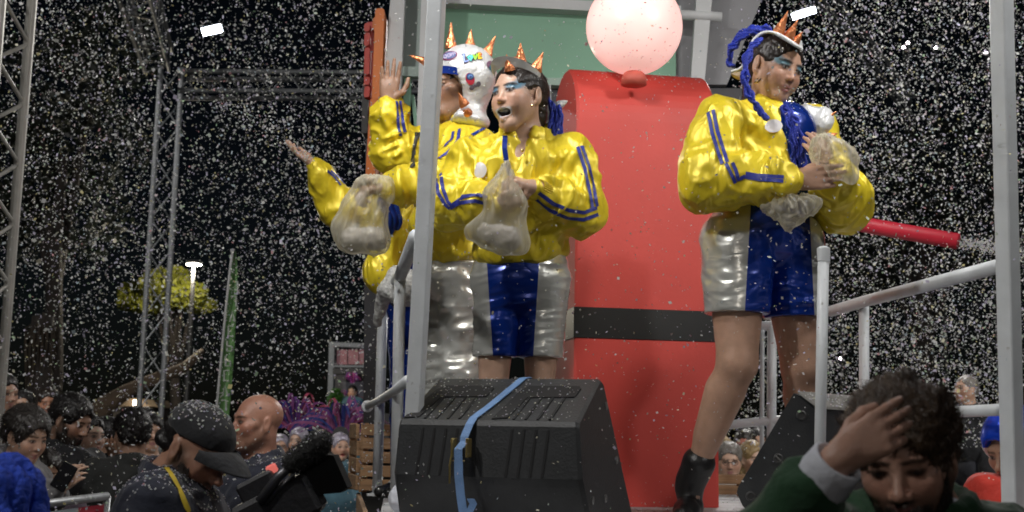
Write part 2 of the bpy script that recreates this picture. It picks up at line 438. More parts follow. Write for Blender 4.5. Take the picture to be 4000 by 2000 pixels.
truss('near_truss_tower', 'large near truss tower cut off by the left edge of the picture', qb-np.array((.155, 0, 0)), qt-np.array((.155, 0, 0)), (.155, .0, 0), (.022, .14, 0), .027, 30, .011, (0, 2), group='stage trusses', m=mat('near_aluminium', (.55, .54, .50), .4, .4, var=.2))
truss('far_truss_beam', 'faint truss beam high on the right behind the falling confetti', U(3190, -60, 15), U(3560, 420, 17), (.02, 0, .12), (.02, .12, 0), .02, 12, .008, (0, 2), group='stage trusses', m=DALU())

# ------------------------------------------------------------------ street lamp, banner, trees, tent
def street_lamp(px, py, d, label):
    T = U(px, py, d); t = thing('street_lamp', label, 'street lamp', (T[0], T[1], 0), 'street lamps')
    MB().tube([(T[0], T[1], 0), (T[0], T[1], T[2]-.75), (T[0], T[1], T[2]+.02)], [.055, .045, .03], 10).out('pole', mat('lamp_pole_paint', (.05, .05, .05), .5, .3), t)
    MB().lathe((T[0], T[1], T[2]+.03), (0, 0, 1), [(.02, .09), (.13, .075), (.145, .03), (.14, .015), (.02, .012)], 20).out('lamp_head', mat('lamp_housing', (.05,)*3), t)
    MB().lathe((T[0], T[1], T[2]+.03), (0, 0, 1), [(.03, .006), (.135, .004), (.135, -.006), (.03, -.012)], 20).out('lamp_lens', mat('warm_lamp_lens', (1, .95, .85), .4, emit=(1, .93, .8), estr=30), t)
    l = bpy.data.lights.new('lamp_light', 'POINT'); l.energy = 420; l.color = (1, .9, .7); l.shadow_soft_size = .1
    o = bpy.data.objects.new('lamp_light', l); COL.objects.link(o); o.parent = t; o.location = (.0, -.05, float(T[2]-.08))
    return t
street_lamp(757, 1040, 22, 'lit street lamp with disc head on a slim pole left of the green banner')
def far_lamp(px, py, d, label):
    T = U(px, py, d); t = thing('distant_lamp', label, 'street lamp', (T[0], T[1], 0), 'distant lamps')
    MB().tube([(T[0], T[1], 0), (T[0], T[1], T[2])], [.06, .04], 8).out('pole', mat('lamp_pole_dark', (.03, .03, .03), .6), t)
    MB().lathe(T, (0, 0, 1), [(.01, -.05), (.04, -.03), (.05, 0), (.035, .03), (.005, .05)], 12).out('lamp_globe', mat('far_lamp_globe', (1, .9, .9), .4, emit=(1, .88, .92), estr=22), t)
for (x, y, d, lb) in ((3530, 186, 42, 'upper of two tiny distant lamps close together at right'), (3546, 168, 44, 'tiny distant lamp right above its twin at upper right'),
                      (3655, 187, 43, 'tiny distant lamp alone between the twin lamps and the right post'), (3852, 205, 42, 'tiny distant lamp just left of the right white post'),
                      (3288, 1221, 40, 'tiny bluish lamp under the white handrail'), (3284, 1401, 45, 'tiny bluish lamp low beside the bare leg')):
    far_lamp(x, y, d, lb)

def banner():
    d = 11.0; t = thing('feather_banner', 'tall green feather banner with pale lettering beside the street lamp', 'banner', G(850, d, 0))
    L = [(846, 1640), (858, 1500), (872, 1350), (888, 1180), (902, 1050), (911, 985), (915, 972)]
    Rr = [(894, 1640), (905, 1500), (916, 1350), (924, 1180), (927, 1050), (922, 985), (916, 972)]
    V = []; F = []
    for a, b in zip(L, Rr):
        for j in range(5):
            f = j/4; V.append(U(a[0]+(b[0]-a[0])*f, a[1]+(b[1]-a[1])*f, d+.05*math.sin(f*3)))
    n = len(L)
    for i in range(n-1):
        for j in range(4): F.append((i*5+j, i*5+j+1, (i+1)*5+j+1, (i+1)*5+j))
    V2 = [v+np.array((0, .004, 0)) for v in V]; N = len(V)
    mk('cloth', V+V2, F+[tuple(x+N for x in f[::-1]) for f in F], mat('banner_cloth', (.075, .17, .05), .7, var=.2, bump=.2, bscale=8), t)
    MB().tube([G(850, d, 0)]+[U(a[0]-3, a[1], d) for a in L], .012, 8).out('pole', mat('banner_pole', (.3, .3, .3), .5), t)
    rr = random.Random(3)
    for i in range(9):
        y = 1100+i*58; f = (1640-y)/668; x = 846+(911-846)*f**.97+10; mb = MB(); w_ = 19; h_ = 40
        st = [[(0, 0), (0, 1), (1, 1), (1, .55), (0, .5)], [(0, 0), (1, 0), (1, 1)], [(0, 1), (.5, 0), (1, 1)], [(1, 0), (0, 0), (0, 1), (1, 1)]][rr.randrange(4)]
        P = [U(x+a*w_, y+b*h_, d-.03) for a, b in st]; mb.tube(P, .0085, 4)
        mb.out('letter', mat('banner_print', (.26, .28, .25), .7), t)
banner()

def leaf_cloud(n, blobs, size, seed, flat=.6):
    r = np.random.default_rng(seed); k = r.integers(len(blobs), size=n); c = np.array([b[0] for b in blobs])[k]; rad = np.array([b[1] for b in blobs])[k]
    v = r.normal(size=(n, 3)); v = v/np.linalg.norm(v, axis=1)[:, None]*(r.uniform(.35, 1, n)**.5)[:, None]; p = c+v*rad
    a = r.normal(size=(n, 3)); a /= np.linalg.norm(a, axis=1)[:, None]; b = np.cross(a, r.normal(size=(n, 3))); b /= np.linalg.norm(b, axis=1)[:, None]
    s_ = (size*r.uniform(.5, 1.3, n))[:, None]; V = np.stack([p-a*s_, p-b*s_*flat, p+a*s_, p+b*s_*flat], 1).reshape(-1, 3)
    return V, np.arange(4*n).reshape(-1, 4)
def tree(label, px, py, d, blobs, n, size, leaf, trunk_r=.16, limbs=5, seed=1, group=None):
    T = U(px, py, d); t = thing('tree', label, 'tree', (T[0], T[1], 0), group)
    B = [(U(x, y, d+dd), r) for (x, y, dd, r) in blobs]
    V, F = leaf_cloud(n, B, size, seed); mk('crown', V, F, leaf, t, kind='stuff')
    mb = MB(); mb.tube([(T[0], T[1], 0), (T[0]+.1, T[1], T[2]*.4), (T[0]-.05, T[1], T[2]*.75), T], [trunk_r, trunk_r*.8, trunk_r*.65, trunk_r*.4], 8)
    for i in range(min(limbs, len(B))):
        mb.tube([np.array((T[0], T[1], T[2]*.6)), (np.array((T[0], T[1], T[2]*.8))+B[i][0])/2, B[i][0]], [trunk_r*.45, trunk_r*.3, .02], 6)
    mb.out('trunk', mat('bark', (.018, .013, .010), .9, var=.4, bump=.8, bscale=12, bdist=.05), t, smooth=True)
    return t
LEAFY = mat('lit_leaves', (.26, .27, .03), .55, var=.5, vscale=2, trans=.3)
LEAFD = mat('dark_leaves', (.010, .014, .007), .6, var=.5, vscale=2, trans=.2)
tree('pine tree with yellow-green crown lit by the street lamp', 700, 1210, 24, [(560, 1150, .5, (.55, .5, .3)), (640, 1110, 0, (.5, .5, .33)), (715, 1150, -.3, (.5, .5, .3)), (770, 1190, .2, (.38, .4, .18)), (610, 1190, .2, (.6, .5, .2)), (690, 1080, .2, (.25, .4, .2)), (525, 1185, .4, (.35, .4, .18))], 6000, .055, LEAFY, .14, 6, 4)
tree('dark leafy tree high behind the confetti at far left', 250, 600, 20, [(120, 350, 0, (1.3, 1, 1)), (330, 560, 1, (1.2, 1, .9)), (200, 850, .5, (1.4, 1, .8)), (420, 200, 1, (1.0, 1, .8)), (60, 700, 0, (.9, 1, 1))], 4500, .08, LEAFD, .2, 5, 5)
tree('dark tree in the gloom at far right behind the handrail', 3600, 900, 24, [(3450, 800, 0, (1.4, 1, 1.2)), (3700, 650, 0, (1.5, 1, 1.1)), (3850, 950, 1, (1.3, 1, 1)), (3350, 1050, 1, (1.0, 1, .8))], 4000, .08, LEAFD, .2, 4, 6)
def palm():
    d = 16; T = U(168, 1235, d); t = thing('palm_tree', 'dim palm trunk with hanging dry fronds behind the spectators', 'tree', (T[0], T[1], 0))
    MB().tube([(T[0], T[1], 0), (T[0]+.05, T[1], T[2]*.5), T], [.2, .16, .14], 10).out('trunk', mat('bark', (.1,)*3), t, smooth=True)
    r = random.Random(5); mb = MB()
    for i in range(70):
        a = r.uniform(0, 6.28); L = r.uniform(.5, .95); p = T+np.array((0, 0, r.uniform(-.1, .05)))
        e = p+np.array((math.cos(a)*.16, math.sin(a)*.16, -L)); m_ = (p+e)/2+np.array((math.cos(a)*.12, math.sin(a)*.12, .1))
        mb.tube([p, m_, e], [.012, .012, .004], 4)
    mb.out('dry_fronds', mat('dry_frond', (.03, .02, .01), .8, var=.4, trans=.2), t, kind='stuff')
palm()
t = thing('leaning_tree', 'thick bare tree limb leaning across behind the truss tower', 'tree', G(330, 20, 0))
P = [G(330, 20, 0), U(360, 1640, 20), U(410, 1585, 20), U(500, 1525, 20), U(610, 1480, 20), U(720, 1435, 20.2), U(790, 1370, 20.5)]
MB().tube(P, [.3, .24, .17, .12, .11, .09, .05], 10).out('trunk', mat('bark_light', (.09, .062, .04), .9, var=.4, bump=.8, bscale=10, bdist=.05), t, smooth=True)
MB().tube([U(610, 1480, 20), U(640, 1440, 20), U(655, 1395, 20.1)], [.07, .05, .02], 8).out('branch', MATS['bark_light'], t, smooth=True)
t = thing('market_tent', 'low beige canvas tent with a lit window behind the truss tower', 'tent', G(500, 24, 0))
a, b, c_ = U(425, 1588, 24), U(590, 1588, 24), U(525, 1556, 24)
MB().prism([a, b, c_+np.array((.1, 0, 0)), c_-np.array((.1, 0, 0))], (0, 2, 0)).out('roof', mat('tent_canvas', (.42, .32, .22), .8, var=.2), t)
zb = a[2]; MB().box(((a[0]+b[0])/2, a[1]+1, zb/2), (abs(b[0]-a[0])/2-.06, .9, zb/2-.01)).out('wall', mat('tent_wall', (.07, .06, .05), .8, var=.3), t)
pw = U(532, 1575, 23.9); MB().box(pw, (.06, .02, .062)).out('window', mat('lit_window', (1, .9, .75), .5, emit=(1, .82, .6), estr=6), t)

# ------------------------------------------------------------------ the float: deck, crates, railings
FL = G(1400, 6.2, DK); FLn = G(1480, 3.9, DK)
MB().prism([(FLn[0]+.02, 3.72, DK-.12), (2.6, 3.72, DK-.12), (2.6, 7.6, DK-.12), (FL[0]+.02, 7.6, DK-.12)], (0, 0, .12)).out(
    'float_deck', mat('white_deck', (.55, .55, .56), .7, var=.3, vscale=6, bump=.3, bscale=20), label='white carnival float deck strewn with paper confetti', cat='float deck', loc=(0, 5, 1.23))
WOOD = mat('crate_wood', (.34, .20, .10), .75, var=.45, vscale=7, bump=.5, bscale=22, stretch=(.4, 2, 6), bdist=.01)
def planks(t, P, Q, z0, z1, n, th, name='plank', gap=.012, jit=.006):
    P = np.asarray(P, float); Q = np.asarray(Q, float); d = nz((Q-P)*np.array((1, 1, 0))); nn = np.array((-d[1], d[0], 0)); L = np.linalg.norm((Q-P)[:2])
    R = np.stack([d, nn, (0, 0, 1)], 1); h = (z1-z0)/n
    for i in range(n):
        c = (P+Q)/2; c = np.array((c[0], c[1], z0+h*(i+.5)))+nn*random.uniform(-jit, jit)
        MB().box(c, (L/2-random.uniform(0, .004), th/2, h/2-gap/2), R, .003).out(name, WOOD, t)
A = G(1405, 6.1, DK); B = G(1560, 6.1, DK); zt = U(1450, 1652, 6.1)[2]
t = thing('wooden_crate', 'tall slatted wooden crate at the float corner behind the left handrail', 'crate', (A+B)/2, 'wooden crates on the float')
planks(t, A, B, DK+.003, zt, 5, .018)
A2 = A+np.array((-.02, .01, 0)); planks(t, A2+np.array((-.075, .3, 0)), A2, DK+.003, zt, 4, .018)
for q_ in (A+np.array((.012, .022, 0)), B+np.array((-.012, .022, 0)), A2+np.array((-.06, .29, 0))):
    MB().box((q_[0], q_[1]+.005, (DK+zt)/2), (.02, .012, (zt-DK)/2), None, .003).out('corner_post', WOOD, t)
A = G(2785, 6.4, DK); B = G(2905, 6.4, DK); zt = U(2840, 1852, 6.4)[2]
t = thing('wooden_crate', 'low wooden crate on the deck right of the red pillar', 'crate', (A+B)/2, 'wooden crates on the float')
planks(t, A, B, DK+.003, zt, 2, .018); planks(t, A+np.array((.01, .18, 0)), B+np.array((.01, .18, 0)), DK+.003, zt, 2, .018)
for q_ in (A+np.array((.012, .02, 0)), B+np.array((-.012, .02, 0))): MB().box((q_[0], q_[1]+.01, (DK+zt)/2), (.018, .01, (zt-DK)/2), None, .003).out('corner_post', WOOD, t)
# wooden skirt along the float's left edge, plank by plank
t = thing('float_skirt', 'brown plank skirt along the left side of the float', 'skirt board', (FLn[0], 4.5, .3))
planks(t, FLn+np.array((-.01, -.05, 0)), FL+np.array((-.01, .1, 0)), .35, DK-.005, 6, .02)
planks(t, np.array((FLn[0], 3.70, 0)), np.array((2.6, 3.70, 0)), .35, DK-.13, 5, .02)
t = thing('trailer', 'dark trailer bed under the carnival float', 'trailer', (.7, 5.5, 0))
MB().box((.9, 5.6, .85), (1.55, 1.7, .2), None, .02).out('bed', mat('trailer_dark', (.03, .03, .03), .7), t)
for (x, y) in ((-.4, 4.6), (2.1, 4.6), (-.4, 6.8), (2.1, 6.8)):
    MB().lathe((x-.11, y, .33), (1, 0, 0), [(.2, 0), (.32, .02), (.33, .1), (.32, .2), (.2, .22)], 20).out('wheel', mat('tyre', (.02, .02, .02), .8), t, smooth=True)

Z0 = np.array((0, 0, 1.0))
dA, dB, dC = 5.8, 5.05, 4.0
t = thing('handrail', 'white tubular handrail with two posts at the left of the float', 'handrail', G(1540, 5.05, DK), 'white handrails')
a0 = G(1472, dA, DK); a1 = U(1497, 1165, dA); b0 = G(1545, dB, DK); b1 = U(1563, 1078, dB); c1 = U(1625, 925, dC)
def vert(p, q): return [np.array(p), np.array((p[0]*.0+q[0], q[1], q[2]))]
MB().tube([a0, a1], .024, 12).out('post', WHITE(), t, smooth=True); MB().tube([b0, b1], .024, 12).out('post', WHITE(), t, smooth=True)
MB().lathe(a0, (0, 0, 1), [(.05, 0), (.05, .008), (.03, .012)], 14).out('base_plate', WHITE(), t); MB().lathe(b0, (0, 0, 1), [(.05, 0), (.05, .008), (.03, .012)], 14).out('base_plate', WHITE(), t)
e0 = a1+(a1-b1)*.08
MB().tube([e0, a1, b1, c1], .026, 12).out('top_rail', WHITE(), t, smooth=True)
l0, l1, l2, l3 = U(1437, 1586, 6.05), U(1476, 1568, dA-.03), U(1537, 1530, dB-.03), U(1592, 1487, dC+.03)
MB().tube([l0, l1, l2, l3], .019, 12).out('middle_rail', WHITE(), t, smooth=True)
MB().lathe(l0, l0-l1, [(.019, 0), (.03, .005), (.03, .02), (.015, .03)], 12).out('rail_cap', WHITE(), t)
def sqpost(px_top, px_bot, d, hw, label, ytop=-150, yaw=0.):
    p = U(px_top, 0, d); b = G(px_bot, d, DK); tt = U(px_top+(px_top-px_bot)*(-ytop)/2000., ytop, d)
    t = thing('square_post', label, 'post', b, 'square steel posts')
    ax = nz(tt-b); x = nz(np.cross(ax, (0, -1, 0))); x = nz(x); y = np.cross(ax, x); x, y = x*math.cos(yaw)+y*math.sin(yaw), y*math.cos(yaw)-x*math.sin(yaw)
    R = np.stack([x, y, ax], 1); MB().box((tt+b)/2, (hw, hw, np.linalg.norm(tt-b)/2), R, .004).out('tube', WHITE(), t)
    MB().box(b+ax*.006, (hw*1.7, hw*1.7, .006), R).out('base_plate', WHITE(), t)
    return t
sqpost(1705, 1594, 4.0, .0255, 'tall white square steel post in front of the helmeted dancer', yaw=RAD(-14), ytop=-2150)
sqpost(3913, 3962, 3.95, .028, 'tall white square steel post at the right of the float', yaw=RAD(32), ytop=-2150)
pa, pb = U(1705+111*2150/2000, -2150, 4.0), U(3913-49*2150/2000, -2150, 3.95)
t = thing('added_lamp_beam', 'unseen white beam added across the tops of the two tall square posts', 'beam', (pa+pb)/2); dr = nz(pb-pa)  # out of view, added to carry the two added lamps
MB().box((pa+pb)/2+Z0*.03, (np.linalg.norm(pb-pa)/2+.05, .03, .03), np.stack([dr, nz(np.cross(Z0, dr)), nz(np.cross(dr, np.cross(Z0, dr)))], 1), .004).out('beam_tube', WHITE(), t)
for x_ in (-.55, 1.75): MB().tube([(x_, 3.62, 4.1), (x_, float(((pa+pb)/2)[1]), float(((pa+pb)/2)[2]))], .02, 8).out('lamp_arm', WHITE(), t)
t = thing('handrail', 'white tubular handrail running back from the right square post', 'handrail', G(3370, 5.2, DK), 'white handrails')
MB().tube([U(3246, 1216, 5.35), U(3375, 1178, 5.1), U(3900, 1040, 4.0)], .025, 12).out('top_rail', WHITE(), t, smooth=True)
MB().tube([G(3377, 5.15, DK), U(3375, 1185, 5.15)], .022, 12).out('post', WHITE(), t, smooth=True)
MB().tube([U(3380, 1625, 5.1), U(3900, 1601, 4.0)], .02, 12).out('middle_rail', WHITE(), t, smooth=True)
t = thing('bollard_post', 'white round capped post standing in front of the silver and blue shorts', 'post', G(3195, 4.0, DK))
MB().tube([G(3197, 4.0, DK), U(3217, 985, 4.0)], .0185, 14).out('tube', WHITE(), t, smooth=True)
q_ = U(3217, 985, 4.0); MB().lathe(q_, (0, 0, 1), [(.0205, -.03), (.0215, 0), (.0215, .012), (.012, .019)], 14).out('cap', WHITE(), t)
MB().lathe(G(3197, 4.0, DK), (0, 0, 1), [(.05, 0), (.05, .008), (.02, .012)], 14).out('base_plate', WHITE(), t)
t = thing('handrail', 'white handrail at the back of the float seen between the bare legs', 'handrail', G(3000, 6.6, DK), 'white handrails')
MB().tube([G(3012, 6.6, DK), U(3016, 1270, 6.6)], .026, 12).out('post', WHITE(), t, smooth=True)
MB().tube([U(2800, 1664, 6.65), U(3012, 1643, 6.6), U(3160, 1632, 6.5)], .024, 12).out('middle_rail', WHITE(), t, smooth=True)
MB().tube([U(2800, 1290, 6.65), U(3016, 1270, 6.6), U(3210, 1250, 6.5)], .024, 12).out('top_rail', WHITE(), t, smooth=True)
MB().tube([G(2975, 6.7, DK), U(2978, 1275, 6.7)], .012, 10).out('thin_post', WHITE(), t, smooth=True)

# ------------------------------------------------------------------ red arched pillar with the globe lamp
s_ = .16; ex = nz((1, s_, 0)); ey = np.array((-ex[1], ex[0], 0)); FLc = G(2236, 5.2, DK)
t = thing('red_pillar', 'big red arched pillar with a black band behind the dancers', 'pillar', FLc+ex*.32+ey*.29)
RED = mat('red_paint', (.49, .050, .038), .58, var=.10, vscale=3, bump=.05, bscale=60)
ztop = U(2480, 285, 5.5)[2]+.085; Wd = .655; Dp = .60; zs = ztop-Dp/2
def arch(y0, y1, zb, zsp, n=26):
    r = (y1-y0)/2; pr = [(y0, zb)]+[(y0+r-r*math.cos(math.pi*i/n), zsp+r*math.sin(math.pi*i/n)) for i in range(n+1)]+[(y1, zb)]
    return pr
def arch_body(x0, x1, y0, y1, zb, zsp, bev, name, m, t):
    V = []; F = []; pr = arch(y0, y1, zb, zsp); k = len(pr)
    cy = (y0+y1)/2; cz = zsp-.3
    for (x, sh) in ((x0, 1), (x0+bev, 0), (x1-bev, 0), (x1, 1)):
        for (y, z) in pr:
            v = np.array((cy-y, cz-z)); L = np.linalg.norm(v); v = v/L*bev*sh*1.0
            V.append(FLc*np.array((1, 1, 0))+ex*x+ey*(y+v[0])+np.array((0, 0, z+(v[1] if z > zb else 0))))
    for i in range(3):
        for j in range(k-1): F.append((i*k+j, i*k+j+1, (i+1)*k+j+1, (i+1)*k+j))
        F.append((i*k+k-1, i*k, (i+1)*k, (i+1)*k+k-1))
    F.append(tuple(range(k))[::-1]); F.append(tuple(range(3*k, 4*k)))
    return mk(name, V, F, m, t, smooth=False)
o = arch_body(0, Wd, 0, Dp, DK+.002, zs, .012, 'body', RED, t)
zb1, zb2 = U(2300, 1312, 5.2)[2], U(2300, 1186, 5.2)[2]
c0 = FLc*np.array((1, 1, 0))+ex*Wd/2+ey*Dp/2
MB().box((c0[0], c0[1], (zb1+zb2)/2), (Wd/2+.004, Dp/2+.004, (zb2-zb1)/2), np.stack([ex, ey, (0, 0, 1)], 1), .002).out('band', mat('black_band', (.009, .010, .010), .45, var=.2), t)
# globe lamp
gc = U(2477, 106, 5.5); t = thing('globe_lamp', 'glowing pinkish globe lamp on top of the red pillar', 'globe lamp', gc-np.array((0, 0, .235)))
mb = MB(); GR = .218
mb.lathe(gc, (0, 0, 1), [(max(GR*math.sin(math.pi*i/30), .004), -GR*math.cos(math.pi*i/30)) for i in range(31)], 48)
gm = mat('globe_glass', (.86, .62, .58), .3, emit=(1, .58, .52), estr=.62, var=.06, vscale=3)
mb.out('globe', gm, t, smooth=True)
MB().lathe((gc[0], gc[1], gc[2]-GR-.012), (0, 0, 1), [(.058, -.04), (.058, -.012), (.05, .006), (.04, .016)], 24).out('collar', mat('globe_collar', (.50, .10, .07), .6), t, smooth=True)
r = random.Random(2); mb = MB()
for i in range(9):
    px, py = 2477+r.gauss(40, 70), 104+r.gauss(40, 60); v = U(px, py, 5.3)-CAM; v = nz(v); oc = CAM-gc; bq = oc@v; cc = oc@oc-(GR+.001)**2
    if bq*bq-cc < 0: continue
    h_ = CAM+v*(-bq-math.sqrt(bq*bq-cc)); n_ = nz(h_-gc); s2 = r.uniform(.0012, .0026) if i else .006
    mb.lathe(h_, n_, [(s2, -.001), (s2, .001), (s2*.5, .002)], 7, .3)
mb.out('dirt_specks', mat('dirt', (.06, .04, .04), .9), t, kind='stuff')

# ------------------------------------------------------------------ the cabinet-shaped booth behind
t = thing('arcade_booth', 'pale framed booth with a green screen panel behind the dancers', 'booth', G(2200, 7.3, DK))
GREEN = mat('green_panel', (.20, .37, .26), .6, var=.12, vscale=2)
GREYP = mat('grey_panel', (.22, .22, .23), .6, var=.18, vscale=2)
PALE = mat('pale_frame', (.50, .51, .51), .5, var=.12, vscale=4)
slab([(1690, -260, 7.15), (2640, -215, 7.15), (2640, 310, 7.0), (1690, 298, 7.0)], .04, 'green_screen', GREEN, t)
slab([(1690, -30, 6.98), (2660, 22, 6.98), (2660, 62, 6.98), (1690, 8, 6.98)], .10, 'top_beam', PALE, t)
slab([(1690, 300, 6.88), (2660, 308, 6.88), (2660, 336, 6.88), (1690, 328, 6.88)], .14, 'lower_ledge', mat('ledge_green', (.3, .4, .34), .6), t)
slab([(2130, 340, 6.95), (2900, 345, 6.95), (2870, 1000, 6.95), (2130, 1000, 6.95)], .04, 'lower_panel', mat('booth_dark', (.05, .05, .055), .6, var=.3), t)
slab([(2640, -260, 7.2), (3080, -260, 7.2), (2840, 330, 7.05), (2640, 330, 7.05)], .05, 'side_panel', GREYP, t)
slab([(2738, -260, 6.98), (2805, -260, 6.98), (2752, 320, 6.9), (2698, 320, 6.9)], .06, 'upright', PALE, t)
MB().tube([U(2600, 55, 6.95), U(2818, 68, 6.95)], .03, 14).out('cross_tube', PALE, t, smooth=True)
slab([(1545, -260, 6.75), (1592, -260, 6.75), (1555, 560, 6.6), (1480, 560, 6.6)], .10, 'left_pillar', PALE, t)
slab([(1592, -260, 6.9), (1700, -260, 6.9), (1690, 268, 6.8), (1565, 256, 6.8)], .04, 'left_panel', mat('grey_green_panel', (.26, .31, .29), .6, var=.15, vscale=2), t)
slab([(1552, 258, 6.72), (1665, 262, 6.72), (1665, 300, 6.72), (1550, 294, 6.72)], .06, 'cross_bar', mat('ledge_green2', (.34, .42, .38), .6), t)
slab([(1578, 300, 6.75), (1606, 300, 6.75), (1596, 620, 6.7), (1568, 620, 6.7)], .05, 'green_stile', GREEN, t)
slab([(1604, 370, 6.78), (1618, 370, 6.78), (1650, 620, 6.7), (1634, 620, 6.7)], .04, 'brace', GREEN, t)
slab([(1655, -260, 6.7), (1690, -260, 6.7), (1660, 700, 6.55), (1620, 700, 6.55)], .08, 'inner_stile', PALE, t)
slab([(1560, 620, 6.8), (1700, 620, 6.8), (1700, 1800, 6.7), (1560, 1800, 6.7)], .05, 'base_panel', mat('booth_dark', (.05,)*3), t)
slab([(2060, 1000, 6.9), (2180, 1000, 6.9), (2180, 1640, 6.8), (2060, 1640, 6.8)], .04, 'teal_panel', mat('teal_panel', (.03, .25, .2), .6, var=.2), t)
# toy-brick panels on its left flank
ORG = mat('orange_block', (.62, .16, .02), .45, var=.12); REDB = mat('red_block', (.55, .05, .03), .45, var=.12)
t = thing('orange_block_panel', 'tall orange toy block panel on the left flank of the booth', 'block panel', G(1470, 6.9, DK))
def rslab(x0, x1, y0, y1, d, th, name, m, t, dx=0., rad=12):
    pts = []
    for (cx, cy, a0) in ((x1-rad, y0+rad, -90), (x1-rad, y1-rad, 0), (x0+rad, y1-rad, 90), (x0+rad, y0+rad, 180)):
        for k in range(4):
            a = RAD(a0+k*30); xx = cx+rad*math.cos(a); yy = cy+rad*math.sin(a); pts.append((xx+dx*(yy-y0)/max(1, y1-y0), yy, d))
    return slab(pts, th, name, m, t)
rslab(1466, 1502, 32, 390, 6.62, .18, 'upper_slab', ORG, t, -14)
rslab(1456, 1480, 66, 120, 6.7, .16, 'stud', ORG, t, -2)
rslab(1445, 1482, 385, 700, 6.62, .18, 'lower_slab', ORG, t, -18)
rslab(1428, 1500, 540, 1760, 6.8, .1, 'slab_base', mat('booth_dark', (.05,)*3), t, -10)
t = thing('red_block_panel', 'red toy block with rounded studs left of the orange panel', 'block panel', G(1440, 6.9, DK))
rslab(1430, 1466, 85, 520, 6.78, .16, 'slab', REDB, t, -16)
for (y0, y1) in ((90, 122), (128, 178), (186, 292), (300, 330), (336, 380)): rslab(1424, 1446, y0, y1, 6.70, .2, 'stud', REDB, t, -3, 8)
rslab(1415, 1440, 336, 520, 6.74, .14, 'lower_stud', mat('black_block', (.03,)*3, .5), t, -4, 8)
t = thing('yellow_label_board', 'small yellow board with black handwriting behind the blue braids', 'sign', G(2185, 6.2, DK))
slab([(2150, 500, 6.1), (2205, 440, 6.1), (2222, 700, 6.1), (2150, 700, 6.1)], .03, 'board', mat('yellow_board', (.75, .62, .02), .5), t)
slab([(2150, 700, 6.1), (2222, 700, 6.1), (2222, 1850, 6.1), (2150, 1850, 6.1)], .03, 'stand', mat('booth_dark', (.05,)*3), t)
mb = MB()
for st in ([(2182, 522), (2184, 500), (2190, 520), (2194, 498)], [(2198, 518), (2200, 500)], [(2210, 498), (2204, 506), (2206, 518), (2211, 516)], [(2218, 494), (2214, 496), (2215, 516), (2220, 514)], [(2214, 505), (2219, 504)]):
    mb.tube([U(x, y, 6.09) for x, y in st], .0025, 4)
mb.out('handwriting', mat('ink', (.01, .01, .01), .6), t, kind='stuff')
# confetti cannon pipe
t = thing('confetti_cannon', 'red confetti cannon pipe pointing right behind the handrail', 'cannon', G(3300, 5.9, DK))
a, b = U(3150, 838, 5.9), U(3742, 943, 5.5); mb = MB(); dr = nz(b-a)
mb.tube([a, b, b-dr*.0005, a+dr*.3], [.037, .037, .030, .030], 20, cap=False); mb.out('barrel', mat('cannon_red', (.5, .02, .04), .45, var=.15), t, smooth=True)
MB().tube([a-dr*.12, a+dr*.01], [.042, .042], 18).out('breech', mat('cannon_black', (.03,)*3, .5), t)
MB().tube([a+dr*.05+np.array((0, 0, -.04)), G(3180, 5.9, DK)], .018, 10).out('stand_leg', WHITE(), t)
MB().tube([a+dr*.05+np.array((0, 0, -.04)), G(3230, 6.1, DK)], .018, 10).out('stand_leg', WHITE(), t)

# ------------------------------------------------------------------ stage monitors
SPK = mat('speaker_plastic', (.030, .032, .034), .5, var=.25, vscale=20, bump=.35, bscale=120, bdist=.004)
SPKD = mat('speaker_recess', (.008, .008, .009), .7)
def wedge(label, prof, W, org, yaw, taper=0., name='stage_monitor'):
    """prof: (u forward-back, z) outline; extruded across W"""
    x = np.array((math.cos(yaw), math.sin(yaw), 0)); y = np.array((-x[1], x[0], 0)); org = np.asarray(org, float)
    t = thing(name, label, 'speaker', org, 'stage monitors'); n = len(prof)
    def pt(xx, u, z): return org+x*xx+y*u+np.array((0, 0, z))
    V = []
    for sx in (-1, -.965, .965, 1):
        for (u, z) in prof:
            e = .012 if abs(sx) == 1 else 0; cu = sum(p[0] for p in prof)/n; cz = sum(p[1] for p in prof)/n
            v = np.array((cu-u, cz-z)); v = v/np.linalg.norm(v)*e; ww = W/2*(1-taper*z)
            V.append(pt(sx*ww, u+v[0], z+v[1]))
    F = []
    for i in range(3):
        for j in range(n): F.append((i*n+j, i*n+(j+1) % n, (i+1)*n+(j+1) % n, (i+1)*n+j))
    F.append(tuple(range(n))[::-1]); F.append(tuple(range(3*n, 4*n)))
    mk('cabinet', V, F, SPK, t)
    return t, pt
so_ = G(1900, 3.80, DK); so_ = U(1898, 1650, 3.84); so_[2] = DK+.002
prof = [(.09, 0), (.012, .14), (0, .165), (0, .325), (.006, .342), (.285, .487), (.31, .487), (.33, .478), (.60, .02), (.59, 0)]
spk, sp = wedge('black stage monitor speaker strapped down at the front of the deck', prof, .66, so_, RAD(-20), .22)
def on_top(xx, f, lift=.004):       # a point on the sloping top panel (f 0 front edge .. 1 back edge)
    u = .006+(.285-.006)*f; z = .342+(.487-.342)*f; n_ = nz((-.461, .887)); return sp(xx, u+n_[0]*lift, z+n_[1]*lift)
